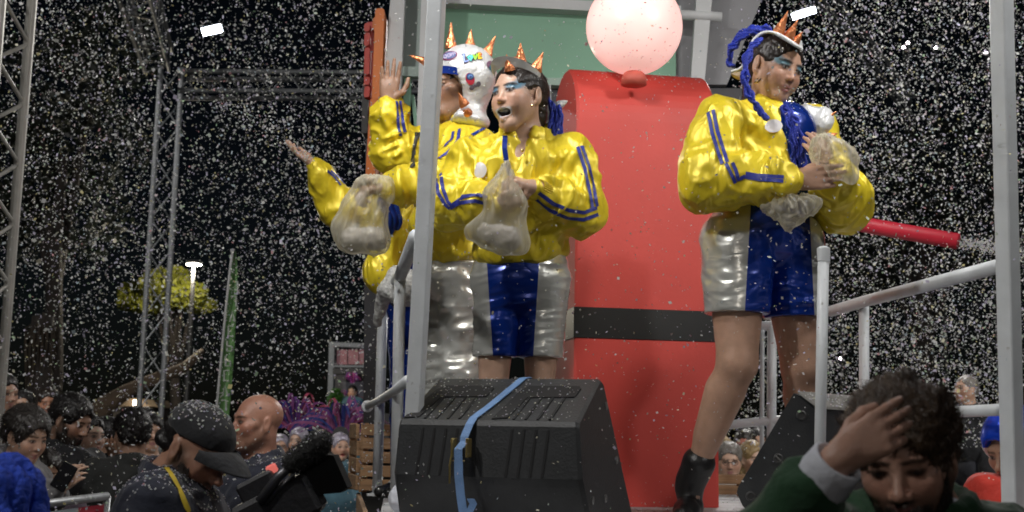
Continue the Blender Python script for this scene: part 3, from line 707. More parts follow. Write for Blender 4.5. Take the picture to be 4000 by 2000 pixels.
for x0 in (-.20, .105):
    # grip slot: an L-shaped dark recess with four ribs below
    mb = MB(); P = [on_top(x0-.09, .02), on_top(x0-.06, .70), on_top(x0-.04, .80), on_top(x0+.135, .80), on_top(x0+.145, .74), on_top(x0+.14, .54), on_top(x0-.02, .52), on_top(x0-.04, .05)]
    mb.prism(P, on_top(0, 0, -.001)-on_top(0, 0, .003)); mb.out('grip_slot', SPKD, spk)
    for k in range(4):
        xx = x0-.02+k*.04; mb = MB()
        P = [on_top(xx, .02), on_top(xx+.004, .52), on_top(xx+.012, .52), on_top(xx+.008, .02)]
        mb.prism(P, on_top(0, 0, -.001)-on_top(0, 0, .0035)); mb.out('groove', SPKD, spk)
        P = [sp(xx, -.002, .315), sp(xx+.008, -.002, .315), sp(xx-.012, -.002, .165), sp(xx-.02, -.002, .165)]
        MB().prism(P, sp(0, .004, 0)-sp(0, 0, 0)).out('groove', SPKD, spk)
for (u, z) in ((.33, .40), (.25, .1), (.42, .22), (.1, .1)):
    MB().lathe(sp(.66/2*(1-.22*z)+.0, u, z), sp(1, 0, 0)-sp(0, 0, 0), [(.014, 0), (.014, .004), (.008, .006), (.004, .003)], 10).out('screw', mat('dull_screw', (.2, .2, .2), .4, .6), spk)
# ratchet strap
t = thing('ratchet_strap', 'pale blue ratchet strap over the stage monitor', 'strap', sp(-.02, -.01, 0))
STR = mat('blue_webbing', (.15, .27, .50), .7, var=.15, vscale=30, bump=.3, bscale=200)
def ribbon(C, W, th, name, m, t, nrm=None):
    C = [np.asarray(c) for c in C]; V = []; F = []
    for i, c in enumerate(C):
        tt = nz(C[min(i+1, len(C)-1)]-C[max(i-1, 0)]); wv = W[i] if isinstance(W, list) else W
        nn = nz(np.cross(tt, wv)); V += [c-wv/2+nn*th/2, c+wv/2+nn*th/2, c+wv/2-nn*th/2, c-wv/2-nn*th/2]
    for i in range(len(C)-1):
        for j in range(4): F.append((i*4+j, i*4+(j+1) % 4, i*4+4+(j+1) % 4, i*4+4+j))
    F += [(3, 2, 1, 0), tuple(range(len(C)*4-4, len(C)*4))]
    return mk(name, V, F, m, t)
wx = (sp(1, 0, 0)-sp(0, 0, 0))*.027
ribbon([sp(.035, .36, .44), sp(.03, .31, .494), on_top(.025, .98, .006), on_top(.0, .6, .006), on_top(-.025, .25, .006), on_top(-.045, .02, .007), sp(-.05, -.012, .33), sp(-.06, -.03, .29), sp(-.06, -.034, .26)], wx, .0025, 'webbing', STR, t)
ribbon([sp(-.055, -.04, .275), sp(-.07, -.055, .25), sp(-.068, -.05, .17), sp(-.062, -.045, .11), sp(-.055, -.04, .06), sp(-.06, -.03, .005), sp(-.075, -.03, -.02)], wx*1.05, .0025, 'lower_webbing', STR, t)
ribbon([sp(-.05, -.055, .02), sp(-.03, -.06, .05), sp(-.012, -.062, .085), sp(-.02, -.066, .10)], wx*.9, .0025, 'loose_tail', STR, t)
BRS = mat('brass_yellow_metal', (.42, .32, .12), .35, .8, var=.2)
for dx in (-.027, .023):
    MB().box(sp(-.062+dx, -.045, .255), (.003, .02, .03), np.stack([sp(1, 0, 0)-sp(0, 0, 0), sp(0, 1, 0)-sp(0, 0, 0), (0, 0, 1)], 1), .002).out('ratchet_cheek', BRS, t)
    MB().lathe(sp(-.062+dx, -.05, .272), sp(1, 0, 0)-sp(0, 0, 0), [(.013, -.004), (.013, .004)], 12).out('ratchet_gear', BRS, t)
MB().tube([sp(-.089, -.05, .27), sp(-.095, -.06, .20), sp(-.098, -.05, .145)], .0035, 6).out('ratchet_handle', BRS, t)
MB().tube([sp(-.089, -.05, .215), sp(-.05, -.05, .215)], .003, 6).out('ratchet_bar', BRS, t)
# second monitor, end-on, at the right
o2 = G(3130, 4.25, DK); yaw2 = RAD(78)
def slab_world(P, ext, name, m, t): return MB().prism(P, ext).out(name, m, t)
t = thing('stage_monitor', 'black stage monitor seen end-on beside the crowned dancer at right', 'speaker', o2, 'stage monitors')
end = [(3100, 1536), (3120, 1545), (3180, 1600), (3190, 1700), (3170, 2010), (2950, 2030), (2900, 1975), (2878, 1925), (2882, 1905)]
P = [U(x, y, 4.15) for x, y in end]; ext = np.array((.52, .20, -.02))
slab_world(P, ext, 'cabinet', SPK, t)
ext2 = ext
tp = [U(3106, 1533, 4.145)+np.array((0, 0, .001)), U(3182, 1594, 4.145)+np.array((0, 0, .003))]
mk('top_panel', [tp[0]+np.array((.01, 0, .004)), tp[1]+np.array((.01, 0, .004)), tp[1]+ext2*.96+np.array((0, 0, .004)), tp[0]+ext2*.96+np.array((0, 0, .004)),
                 tp[0]+np.array((.01, 0, -.004)), tp[1]+np.array((.01, 0, -.004)), tp[1]+ext2*.96+np.array((0, 0, -.004)), tp[0]+ext2*.96+np.array((0, 0, -.004))],
   [(0, 1, 2, 3), (7, 6, 5, 4), (0, 4, 5, 1), (1, 5, 6, 2), (2, 6, 7, 3), (3, 7, 4, 0)], mat('dusty_top', (.30, .29, .27), .7, var=.4, vscale=30), t)
for (x, y) in ((3130, 1622), (2932, 1938), (3040, 1790)):
    c_ = U(x, y, 4.148); MB().lathe(c_, (0, -1, 0), [(.017, -.003), (.017, .004), (.012, .006), (.011, .001)], 14).out('screw', mat('dull_screw2', (.06, .06, .06), .4, .3), t)
MB().tube([U(3030, 1780, 4.146), U(3080, 1830, 4.146)], .003, 5).out('scuffed_edge', mat('scuff', (.16, .16, .15), .7), t)
# ------------------------------------------------------------------ people
Z = np.array((0, 0, 1.0))
def hframe(yaw, pitch=0., roll=0.):
    """head axes: columns = person's right, forward, up. yaw>0 turns towards screen left, 0 faces the camera"""
    f = np.array((-math.sin(RAD(yaw)), -math.cos(RAD(yaw)), 0)); r = np.cross(f, Z)
    p = RAD(pitch); f2 = f*math.cos(p)-Z*math.sin(p); u2 = Z*math.cos(p)+f*math.sin(p)
    q = RAD(roll); r2 = r*math.cos(q)+u2*math.sin(q); u3 = u2*math.cos(q)-r*math.sin(q)
    return np.stack([r2, f2, u3], 1)
def head(S, c, R, s=1., fine=.0034, mouth=0., male=False, smile=0.):
    c = np.asarray(c, float)
    def p(x, y, z): return c+R@(np.array((x, y, z))*s)
    def el(q, r, k=.02, op='u', R2=None): S.el(p(*q), np.array(r)*s, R if R2 is None else R@R2, k, op, fine)
    def rc(a, b, r1, r2, k=.02, op='u'): S.rc(p(*a), p(*b), r1*s, r2*s, k, op, fine)
    el((0, -.015, .030), (.075, .096, .083), .02)
    el((0, .030, -.038), (.060 if male else .061, .060, .074), .04)
    jw = .056 if male else .049; F_ = not male
    for g in (-1, 1):
        rc((g*jw, -.004, -.052), (g*.020, .056, -.099-mouth*.010), .017, .014, .035)
        if F_:
            el((g*.034, .050, -.044), (.029, .030, .032), .025); el((g*.038, .058, -.030+mouth*.004), (.020, .020, .015), .02)
        else:
            el((g*.039, .055, -.034), (.024, .023, .021), .02); rc((g*.062, .03, -.012), (g*.050, .06, -.02), .011, .011, .02)
    el((0, .062, -.099-mouth*.012), (.022 if male else .018, .020, .017), .03)
    bw = .013 if male else .0075
    rc((-.036, .073, .020), (.036, .073, .020), bw, bw, .018)
    for g in (-1, 1):
        el((g*.032, .098, -.001), (.017, .014, .012 if male else .010), .014, 's')
        el((g*.032, .072, -.002), (.0135, .0135, .0125), .003)
        rc((g*.018, .084, .0055), (g*.047, .077, .0050), .0036, .0034, .004)
        if F_: rc((g*.020, .082, -.0095), (g*.046, .075, -.0085), .0036, .0036, .005)
    if male:
        rc((0, .084, .004), (0, .108, -.032), .0065, .0105, .012)
        el((0, .109, -.037), (.010, .010, .009), .008)
        for g in (-1, 1): el((g*.0125, .096, -.040), (.0085, .0105, .0085), .007)
    else:
        rc((0, .082, .002), (0, .098, -.030), .0055, .0085, .014)
        el((0, .100, -.034), (.0085, .0085, .0075), .008)
        for g in (-1, 1): el((g*.0105, .090, -.0365), (.0070, .0085, .0068), .007)
    m = mouth*.016; mw = .019+.011*min(mouth, 1)+.006*smile
    for g in (-1, 1):
        rc((0, .0885, -.0635+m*.1), (g*mw, .076, -.066+mouth*.005+smile*.005), .0062, .0045, .010)
        rc((0, .0855, -.0775-m), (g*mw, .075, -.0665+mouth*.004+smile*.005), .0068, .0045, .010)
    if mouth: el((0, .088, -.068-m*.38), (.0285, .028, .0042+m*.44), .004, 's')
    else: el((0, .105, -.0712), (.026, .018, .0016), .003, 's')
    for g in (-1, 1):
        Re = np.array(Matrix.Rotation(RAD(g*-18), 3, 'Z') @ Matrix.Rotation(RAD(12), 3, 'X'))
        el((g*.077, -.016, -.012), (.0085, .019, .032), .008, 'u', Re)
        el((g*.0865, -.010, -.008), (.006, .010, .018), .006, 's', Re)
        el((g*.074, -.006, -.040), (.007, .009, .010), .008)
    return p
def hloc(V, c, R, s): return ((V-np.asarray(c))@R)/s
def blob(L, c, r, soft=.35):
    d = np.sqrt((((L-np.asarray(c))/np.asarray(r))**2).sum(1)); return np.clip((1-d)/soft+.5, 0, 1)[:, None]
def mixc(C, w, col): return C*(1-w)+np.asarray(col)*w
def face_paint(V, C, c, R, s, skin, lips=(.42, .16, .14), brow=(.05, .03, .02), mouth=0., makeup=None, stubble=None, eyewhite=(.30, .27, .25)):
    L = hloc(V, c, R, s); near = (np.abs(L) < .16).all(1)
    def ap(w, col): 
        C[near] = mixc(C[near], w[near], col)
    ap(blob(L, (.036, .055, -.033), (.034, .05, .028), 1.1)*.30, np.array(skin)*np.array((1.15, .72, .68)))
    ap(blob(L, (-.036, .055, -.033), (.034, .05, .028), 1.1)*.30, np.array(skin)*np.array((1.15, .72, .68)))
    ap(blob(L, (0, .105, -.036), (.014, .02, .014), 1.)*.3, np.array(skin)*np.array((1.1, .72, .68)))
    if makeup is not None:
        for g in (-1, 1):
            ap(blob(L, (g*.040, .070, .012), (.026, .04, .013), .5)*.9, makeup)
            ap(blob(L, (g*.066, .035, .028), (.030, .042, .016), .5)*.9, makeup)
    for g in (-1, 1):
        for x in (.016, .026, .036, .046):
            ap(blob(L, (g*x, .08, .0205-abs(x-.032)*.2), (.0085, .03, .0042), .5)*.85, brow)
        ap(blob(L, (g*.032, .084, -.0015), (.0175, .02, .0085), .5)*.85, (.03, .018, .014))
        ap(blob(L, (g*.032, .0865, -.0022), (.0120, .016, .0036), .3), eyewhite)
        ap(blob(L, (g*.032, .0865, -.0016), (.0052, .02, .0056), .3), (.02, .012, .01))
    m = mouth*.016
    if mouth:
        zc = -.068-m*.38; hh = .0045+m*.44; zz = L[:, 2]-7.*L[:, 0]**2*(mouth > .8); e = np.sqrt((L[:, 0]/.0285)**2+((zz-zc)/hh)**2); g_ = (L[:, 1] > .045)
        th = (e-1)*hh*1.3
        ap((np.clip((.0055-th)/.003, 0, 1)*np.clip((th+.003)/.002, 0, 1)*g_)[:, None], lips)
        ap((np.clip((.96-e)/.06, 0, 1)*g_)[:, None], (.012, .005, .006))
        ap((np.clip((.90-e)/.08, 0, 1)*np.clip((zz-zc-hh*.48)/.0015, 0, 1)*g_)[:, None], (.66, .63, .58))
    else:
        ap(blob(L, (0, .088, -.0645), (.023, .03, .0062), .5), lips); ap(blob(L, (0, .088, -.0775), (.020, .03, .0066), .5), lips)
    if stubble is not None:
        ap(blob(L, (0, .03, -.085), (.072, .082, .043), .5)*.9*(1-blob(L, (0, .09, -.071), (.022, .03, .010), .5)), stubble)
        for g in (-1, 1): ap(blob(L, (g*.066, .01, -.04), (.018, .03, .055), .6)*.8, stubble)
        ap(blob(L, (0, .1, -.053), (.028, .03, .009), .5)*.85, stubble)
    return C
def hand(S, W, d, n, right, curl=(.2, .2, .2, .2), thumb=.5, s=.95, fine=.0038, spread=.0, thumb_out=.7):
    W = np.asarray(W, float); d = nz(d); n = np.asarray(n, float); n = nz(n-d*(n@d)); t = np.cross(d, n)*(1 if right else -1)
    off = (.031, .0105, -.0105, -.029); Ls = (.074, .081, .075, .059); kl = (.088, .092, .087, .078)
    S.rc(W-d*.015, W+d*.012*s, .026*s, .025*s, .012, 'u', fine)
    for i in range(4):
        K = W+(d*kl[i]+t*off[i])*s
        S.rc(W+(d*.012+t*off[i]*.55)*s, K, .0155*s, .0112*s, .012, 'u', fine)
        a = 0; p = K; di = nz(d+t*off[i]*spread*10); r = .0098
        for j, (fr, ca) in enumerate(((.46, 1.), (.30, 1.15), (.26, .75))):
            a += curl[i]*ca; v = di*math.cos(a)+n*math.sin(a); q = p+v*Ls[i]*fr*s; S.rc(p, q, r*s, (r-.0011)*s, .004, 'u', fine); p = q; r -= .0011
    S.el(W+(d*.05+n*.008)*s, np.array((.034, .045, .014))*s, np.stack([t, d, n], 1), .012, 'u', fine)
    p = W+(d*.022+t*.022+n*.006)*s
    for (v, L, r1, r2) in ((nz(d*.62+t*thumb_out+n*.30), .042, .0145, .0115), (nz(d*.9+t*(.35-thumb*.5)+n*.4*thumb), .032, .0112, .0100), (nz(d*.95+t*(.1-thumb*.6)+n*.6*thumb), .026, .0098, .0082)):
        q = p+v*L*s; S.rc(p, q, r1*s, r2*s, .006, 'u', fine); p = q

def folds(V, F, amp, seed, sc_=(9, 9, 6), arms=(), amp2=None):
    N = vnormals(V, F)
    n0 = vnoise(V*4., seed+9)[:, None]*.12
    W_ = V+n0
    d = (ridge(W_*np.array(sc_), seed)-.3)*amp+(ridge(W_*np.array(sc_)*2.3+7, seed+1)-.3)*(amp*.45 if amp2 is None else amp2)
    for (a, b, r, nf, am) in arms:
        a = np.asarray(a); b = np.asarray(b); ab = b-a; L = np.linalg.norm(ab); t = ((V-a)@ab)/L**2
        q = V-a-np.outer(t, ab); dist = np.linalg.norm(q, axis=1); w_ = np.clip(1.6-dist/r, 0, 1)*np.clip(np.minimum(t+.05, 1.05-t)*8, 0, 1)
        ph = vnoise(V*7., seed+3)*1.6
        ax_ = ab/L; e1 = nz(np.cross(ax_, (.2, .9, .3))); e2 = np.cross(ax_, e1); th = np.arctan2(q@e2, q@e1)
        st = np.stack([t*nf*.8+.5*np.sin(th+vnoise(V*5, seed+4)*2), np.sin(th)*.9, np.cos(th)*.9], 1)
        d += w_*am*(ridge(st+ph[:, None]*.35, seed+6)-.35)*1.15
    return V+N*d[:, None]

def limbs_default(c, fl, yaw, s=1.):
    """standing skeleton under a head at c, feet on height fl"""
    f = np.array((-math.sin(RAD(yaw)), -math.cos(RAD(yaw)), 0)); r = np.cross(f, Z); H = (c[2]-fl)/.935
    k = H/1.7; J = {'f': f, 'r': r, 'k': k}
    J['neck'] = c+Z*-.175*k-f*.025; J['pelvis'] = np.array((c[0], c[1], fl+.53*H))-f*.02
    for nm, g in (('R', 1), ('L', -1)):
        J['sh'+nm] = J['neck']-Z*.045*k+r*g*.175*k; J['el'+nm] = J['sh'+nm]-Z*.29*k+r*g*.05-f*.03; J['wr'+nm] = J['el'+nm]-Z*.24*k+f*.08
        J['hip'+nm] = J['pelvis']-Z*.03+r*g*.085*k; J['kn'+nm] = np.array((*J['hip'+nm][:2], fl+.285*H))+f*.02; J['an'+nm] = np.array((*J['hip'+nm][:2], fl+.06*H))-f*.01
    return J
def body(S, J, c, R, s, mouth=0., male=False, fine=.0036, hands=None, legs=True, hfine=None, armr=1., headon=True, legr=1., feet=False, smile=0.):
    k = J['k']
    if headon: head(S, c, R, s, fine, mouth, male, smile)
    nr = .062 if male else .052
    S.rc(c+R@np.array((0, -.022, -.055))*s, J['neck']-Z*.01, nr*s, nr*1.08*s, .025, 'u', 0)
    S.rc(J['neck']-Z*.03, J['pelvis']+Z*.22, .085, .095, .04); S.rc(J['pelvis']+Z*.2, J['pelvis'], .09, .095, .05)
    S.rc(J['shR']*.9+J['neck']*.1, J['shL']*.9+J['neck']*.1, .05, .05, .05)
    S.el(J['neck']*.65+J['pelvis']*.35+J['f']*.025, (.12*k, .075, .14), np.stack([J['r'], J['f'], Z], 1), .05)
    for nm in 'RL':
        S.rc(J['sh'+nm], J['el'+nm], .048*armr, .038*armr, .03); S.rc(J['el'+nm], J['wr'+nm], .038*armr, .026*armr, .02)
        hd = (hands or {}).get(nm)
        if hd is None: hd = dict(d=J['wr'+nm]-J['el'+nm], n=-J['r'] if nm == 'R' else J['r'], curl=(.35,)*4, fine=.012)
        hand(S, J['wr'+nm], hd['d'], hd['n'], nm == 'R', hd.get('curl', (.3,)*4), hd.get('thumb', .5), hd.get('s', .95), hd.get('fine', hfine or fine), hd.get('spread', 0), hd.get('thumb_out', .7))
        if legs:
            S.rc(J['hip'+nm], J['kn'+nm], .088*k*legr, .052*k*legr, .04); kk = J['kn'+nm]; aa = J['an'+nm]
            S.rc(kk, aa, .049*k*legr, .035*k, .03); S.rc(kk*.78+aa*.22-J['f']*.016, kk*.45+aa*.55-J['f']*.012, .046*k*legr, .036*k, .05)
            S.rc(aa-Z*.03*k, aa+J['f']*(.13 if feet else .02)*k-Z*(.06 if feet else .03)*k, .033*k, .026*k, .03)
def jacket_field(J, h=.0068, chest=(.205, .135), hem=None, sl=(.082, .088, .07, .036), belly=1., collar=True, hemr=(.17, .12), cufflen=.05, k=.035):
    S = Field(h); B = np.stack([J['r'], J['f'], Z], 1); kk = J['k']
    mid = (J['shR']+J['shL'])/2; hem = J['pelvis']+Z*.08 if hem is None else np.asarray(hem)
    up = nz(mid-hem); rr = nz(J['shR']-J['shL']); ff = nz(np.cross(up, rr)); B = np.stack([rr, ff, up], 1)
    S.el(mid-up*.10+ff*.01, (chest[0], chest[1], .20), B, k); hgt = np.linalg.norm(mid-hem)
    S.el(hem+up*hgt*.36+ff*.012, (chest[0]*.98*belly, chest[1]*1.08*belly, hgt*.36), B, .06)
    S.el(hem+up*.045, (hemr[0], hemr[1], .075), B, .03); S.el(hem+up*.02, (hemr[0]*.97, hemr[1]*.97, .045), B, .02)
    S.rc(J['shR'], J['shL'], sl[0]*.9, sl[0]*.9, .06)
    for nm in 'RL':
        a, e, w_ = J['sh'+nm], J['el'+nm], J['wr'+nm]
        S.rc(a, e, sl[0], sl[1], .03); L = np.linalg.norm(w_-e); dd = (w_-e)/L
        S.rc(e, e+dd*(L-cufflen-.015), sl[1], sl[2], .03); S.rc(e+dd*(L-cufflen-.02), e+dd*(L-cufflen), sl[2]*.93, sl[3]*1.25, .015)
        (S.rc(e+dd*(L-cufflen), w_-dd*.012, sl[3], sl[3], .008) if cufflen < .07 else None)
    if collar:
        n = 18; cb = J['neck']+Z*.012
        for i in range(n):
            a0 = 2*math.pi*i/n; a1 = 2*math.pi*(i+1)/n
            if math.sin((a0+a1)/2) > .80: continue
            q = [cb+J['r']*math.cos(a)*.082+J['f']*(math.sin(a)*.078+.005)+Z*(-.018*math.sin(a)+.006) for a in (a0, a1)]
            S.rc(q[0], q[1], .017, .017, .008); S.rc(q[0]+Z*.022, q[1]+Z*.022, .012, .012, .008)
    return S, B
def shoe(parent, an, f, k=1., name='shoe', m=None, fl=0., boot=None):
    S = Field(.008 if boot is not None else .014); a = np.array((an[0], an[1], fl))
    S.rc(a+Z*.045-f*.045, a+f*.06+Z*.04, .043, .042, .02); S.rc(a+f*.05+Z*.035, a+f*.155+Z*.028, .042, .028, .03); S.rc(a+Z*.05-f*.02, np.asarray(an)+Z*.03, .046, .045, .02)
    if boot is not None: S.rc(np.asarray(an), np.asarray(boot), .052, .062, .02)
    S.half(a+Z*.002, -Z, a-.4, a+np.array((.4, .4, .05)))
    V, F = S.mesh(); mk(name, V, F, m or mat('black_leather', (.012, .012, .013), .38, var=.2, bump=.3, bscale=40), parent, smooth=True)
def hair_shell(c, R, s, h=.0045, style='short', thick=.012, front=.0, amp=.006, seed=1, cutz=-.055, frx=.074):
    S = Field(h)
    def p(x, y, z): return c+R@(np.array((x, y, z))*s)
    t = thick
    S.el(p(0, -.020, .034), np.array((.077+t, .098+t, .084+t))*s, R, .02)
    if style == 'short': S.rc(p(-.03, -.075, -.02), p(.03, -.075, -.02), .04*s, .04*s, .03)
    if style == 'long':
        for g in (-1, 1):
            S.rc(p(g*.055, -.035, .0), p(g*.07, -.02, -.19), .045*s, .04*s, .03)
        S.rc(p(0, -.06, -.02), p(0, -.05, -.2), .065*s, .07*s, .04)
    if style == 'slick':
        S.rc(p(0, -.07, .0), p(0, -.085, -.06), .055*s, .038*s, .04); S.rc(p(0, -.085, -.05), p(.0, -.075, -.135), .036*s, .028*s, .03)
    S.el(p(0, .098, -.035+front), np.array((frx, .083, .098))*s, R, .012, 's')
    for g in (-1, 1): S.el(p(g*.086, -.004, -.025), np.array((.028, .028, .044))*s, R, .01, 's')
    if style == 'short': S.half(p(0, 0, cutz), -(R[:, 2]), c-.4, c+.4, .02)
    V, F = S.mesh(); N = vnormals(V, F); L = hloc(V, c, R, s)
    ang = np.arctan2(L[:, 0], L[:, 2]+.02)
    V = V+N*(amp*vnoise(np.stack([ang*9, L[:, 1]*14, L[:, 2]*14], 1), seed)+amp*.5*vnoise(V*90, seed+1))[:, None]
    return V, F
def strands(V, F, n, L, wd, seed, lift=.4, dirn=None, curl=.5, R=None, c=None, sel=None):
    """short hair locks growing out of a surface"""
    r = np.random.default_rng(seed); N = vnormals(V, F); cen = V[F].mean(1); fn = N[F].mean(1)
    idx = np.arange(len(F)) if sel is None else np.nonzero(sel(cen))[0]
    a = np.linalg.norm(np.cross(V[F[idx, 2]]-V[F[idx, 0]], V[F[idx, 3]]-V[F[idx, 1]]), axis=1); pick = r.choice(idx, n, p=a/a.sum())
    VV = []; FF = []
    for i in pick:
        p = cen[i]+(V[F[i, r.integers(4)]]-cen[i])*r.random()*.8; nn = fn[i]; d = (np.asarray(dirn) if dirn is not None else np.zeros(3))+r.normal(size=3)*curl
        d = nz(d-nn*(d@nn)+1e-6); LL = L*r.uniform(.6, 1.3); sd = np.cross(nn, d)*wd*.5; k = len(VV); b = r.normal(size=3)*LL*.25*curl
        for (t, hgt, ww) in ((0, -.15, 1.), (.45, lift*.8, .9), (1, lift*.55, .15)):
            q = p+d*LL*t+nn*LL*hgt*(t*(1.5-t)*1.6+.02)+b*t*t; VV += [q-sd*ww, q+sd*ww]
        FF += [(k, k+1, k+3, k+2), (k+2, k+3, k+5, k+4)]
    return VV, FF
def cone_spike(t, base, tip, r, name='spike'):
    base = np.asarray(base); tip = np.asarray(tip); ax = tip-base; L = np.linalg.norm(ax)
    mb = MB(); mb.lathe(base, ax, [(r*1.2, -.008), (r*1.18, 0), (r*.92, L*.25), (r*.57, L*.5), (r*.32, L*.75), (r*.13, L*.93), (.0015, L)], 11, .09)
    mb.out(name, COPPER(), t)
def braid(t, P, r, name='braid', n=3, m=None, seed=0):
    rr = random.Random(seed); P = [np.asarray(p, float) for p in P]
    D = []
    for a, b in zip(P[:-1], P[1:]):
        k = max(2, int(np.linalg.norm(b-a)/.012))
        for i in range(k): D.append(a+(b-a)*i/k)
    D.append(P[-1]); mb = MB()
    for j in range(n):
        Q = []
        for i, p in enumerate(D):
            tt = nz(D[min(i+1, len(D)-1)]-D[max(i-1, 0)]); a = nz(np.cross(tt, (.3, 1, .2))); b = np.cross(tt, a); ph = i*.75+j*2*math.pi/n
            Q.append(p+(a*math.cos(ph)+b*math.sin(ph))*r*.75+np.array((math.sin(i*.31+seed), math.cos(i*.23+seed*2), math.sin(i*.41+seed*3)))*r*.9)
        mb.tube(Q, r*.72, 6)
    mb.out(name, m or BRAID(), t, smooth=True)
def stripes(t, b, pts, wd=.013, off=.0035):
    mb = MB(); surf_ribbon(b, pts, wd, mb, off)
    if mb.V: mb.out('stripe', mat('blue_tape', (.022, .035, .27), .5, var=.15, vscale=30), t)
def badge(t, b, c, rx, ry, name='badge'):
    mb = MB(); surf_patch(b, c, rx, ry, 0, mb, .009); mb.out(name, mat('white_badge', (.72, .70, .74), .35, var=.08), t, smooth=True)
def sack(label, blobs, D, amp=.006, seed=1, cons=None, group='plastic bags of confetti', axis=(2.2, 2.2, .5)):
    """blobs: (px,py,dd,r) chain(s); list of chains"""
    S = Field(.006)
    for ch in blobs:
        for a, b in zip(ch[:-1], ch[1:]): S.rc(U(a[0], a[1], D+a[2]), U(b[0], b[1], D+b[2]), a[3], b[3], .035)
    V, F = S.mesh(); nk = U(blobs[0][0][0], blobs[0][0][1], D+blobs[0][0][2]); dn = nk-V; L_ = np.linalg.norm(dn, axis=1); th = np.arctan2(dn[:, 1], dn[:, 0]); el_ = np.arctan2(np.hypot(dn[:, 0], dn[:, 1]), dn[:, 2])
    N = vnormals(V, F); wv = np.stack([dn[:, 0]/(L_+.02)*7, dn[:, 1]/(L_+.02)*7, L_*3], 1)+vnoise(V*9, seed)[:, None]*.5
    V = V+N*((ridge(wv, seed)-.35)*amp*1.8*np.clip(1.25-L_*1.6, .3, 1)+(ridge(V*np.array((16, 16, 7)), seed+2)-.35)*amp*.7)[:, None]
    q = V[np.argmin(V[:, 2])]
    t = thing('plastic_bag', label, 'plastic bag', q, group)
    mk('bag_film', V, F, BAG(), t, smooth=True)
    if cons is not None:
        S = Field(.007)
        for a, b in zip(cons[:-1], cons[1:]): S.rc(U(a[0], a[1], D+a[2]), U(b[0], b[1], D+b[2]), a[3], b[3], .03)
        V, F = S.mesh(); V = folds(V, F, .006, seed+5, (30, 30, 30)); mk('paper_confetti', V, F, mat('bagged_confetti', (.58, .55, .53), .9, var=.5, vscale=120), t, smooth=True)
    return t
def split_faces(V, F, mask):
    out = []
    for mk_ in (mask, ~mask):
        f = F[mk_]; u, inv = np.unique(f, return_inverse=True); out.append((V[u], inv.reshape(f.shape)))
    return out
def shorts(t, J, zhem, hemsl=0., h=.0055, panel=None, amp=.004, seed=1, r=(.185, .125), th=(.098, .083), names=('shorts', 'blue_panel'), waist=.12, ext=1., flare=None):
    S = Field(h); rr = nz(J['hipR']-J['hipL']); B = np.stack([rr, nz(np.cross(Z, rr)), Z], 1); m = (J['hipR']+J['hipL'])/2
    S.el(m+Z*.03, (r[0], r[1], .15), B, .04); S.rc(m+Z*waist+rr*.06, m+Z*waist-rr*.06, .095, .095, .04)
    for nm in 'RL':
        kn = J['kn'+nm]; hp = J['hip'+nm]; S.rc(hp-Z*.01, hp+(kn-hp)*ext, th[0], th[1], .014)
        if flare is not None: S.rc(hp+(kn-hp)*ext, J['an'+nm], th[1], flare, .03)
    lo = np.minimum(J['knR'], J['knL'])-.6; hi = np.maximum(J['hipR'], J['hipL'])+.6
    if zhem is not None:
        for nm in 'RL':
            hi2 = hi.copy(); S.half(np.array((*J['kn'+nm][:2], zhem)), -Z+rr*hemsl, lo, np.array((hi2[0], hi2[1], zhem+.1)), .004)
            break
    V, F = S.mesh(); V = folds(V, F, amp, seed, (7, 7, 16), amp2=amp*.5)
    if panel is None:
        mk(names[0], V, F, SILV(), t, smooth=True); return V, F
    cen = V[F].mean(1); msk = panel(cen)[0] > 0
    sh = np.intersect1d(np.unique(F[msk]), np.unique(F[~msk])); g0, s0 = panel(V[sh]); ok = np.abs(g0) < 12
    V[sh[ok]] += np.outer((-g0*s0*((V[sh]-CAM)@CF)/FPX)[ok], CR); (v1, f1), (v2, f2) = split_faces(V, F, msk)
    o = mk(names[0], v2, f2, SILV(), t, smooth=True); mk(names[1], v1, f1, BLUE(), o, smooth=True)
    return V, F
SK1 = np.array((.53, .335, .24)); SK2 = np.array((.49, .295, .205)); SK3 = np.array((.33, .19, .125))
def paint_body(V, c, R, s, skin, **k):
    C = np.tile(np.asarray(skin, float), (len(V), 1)); C *= (1+.05*vnoise(V*14, 3))[:, None]
    return face_paint(V, C, c, R, s, skin, **k)

def cuffs(t, J, who='RL', r=.040, m=None):
    for nm in who:
        w_ = J['wr'+nm]; d = nz(w_-J['el'+nm]); a = nz(np.cross(d, (.2, .9, .3))); b = np.cross(d, a); V = []; F = []; n = 56
        for (h_, rr) in ((-.062, r*1.02), (-.055, r*1.10), (-.03, r*1.04), (-.012, r*1.02), (-.005, r*.97), (-.008, r*.90)):
            for k in range(n):
                th = 2*math.pi*k/n; q = rr*(1+.035*(1 if k % 2 else -1)); V.append(w_+d*h_+(a*math.cos(th)+b*math.sin(th))*q)
        for i in range(5):
            for k in range(n): F.append((i*n+k, i*n+(k+1) % n, (i+1)*n+(k+1) % n, (i+1)*n+k))
        mk('cuff', V, F, m or mat('yellow_rib_knit', (.62, .45, .02), .6, var=.15), t)
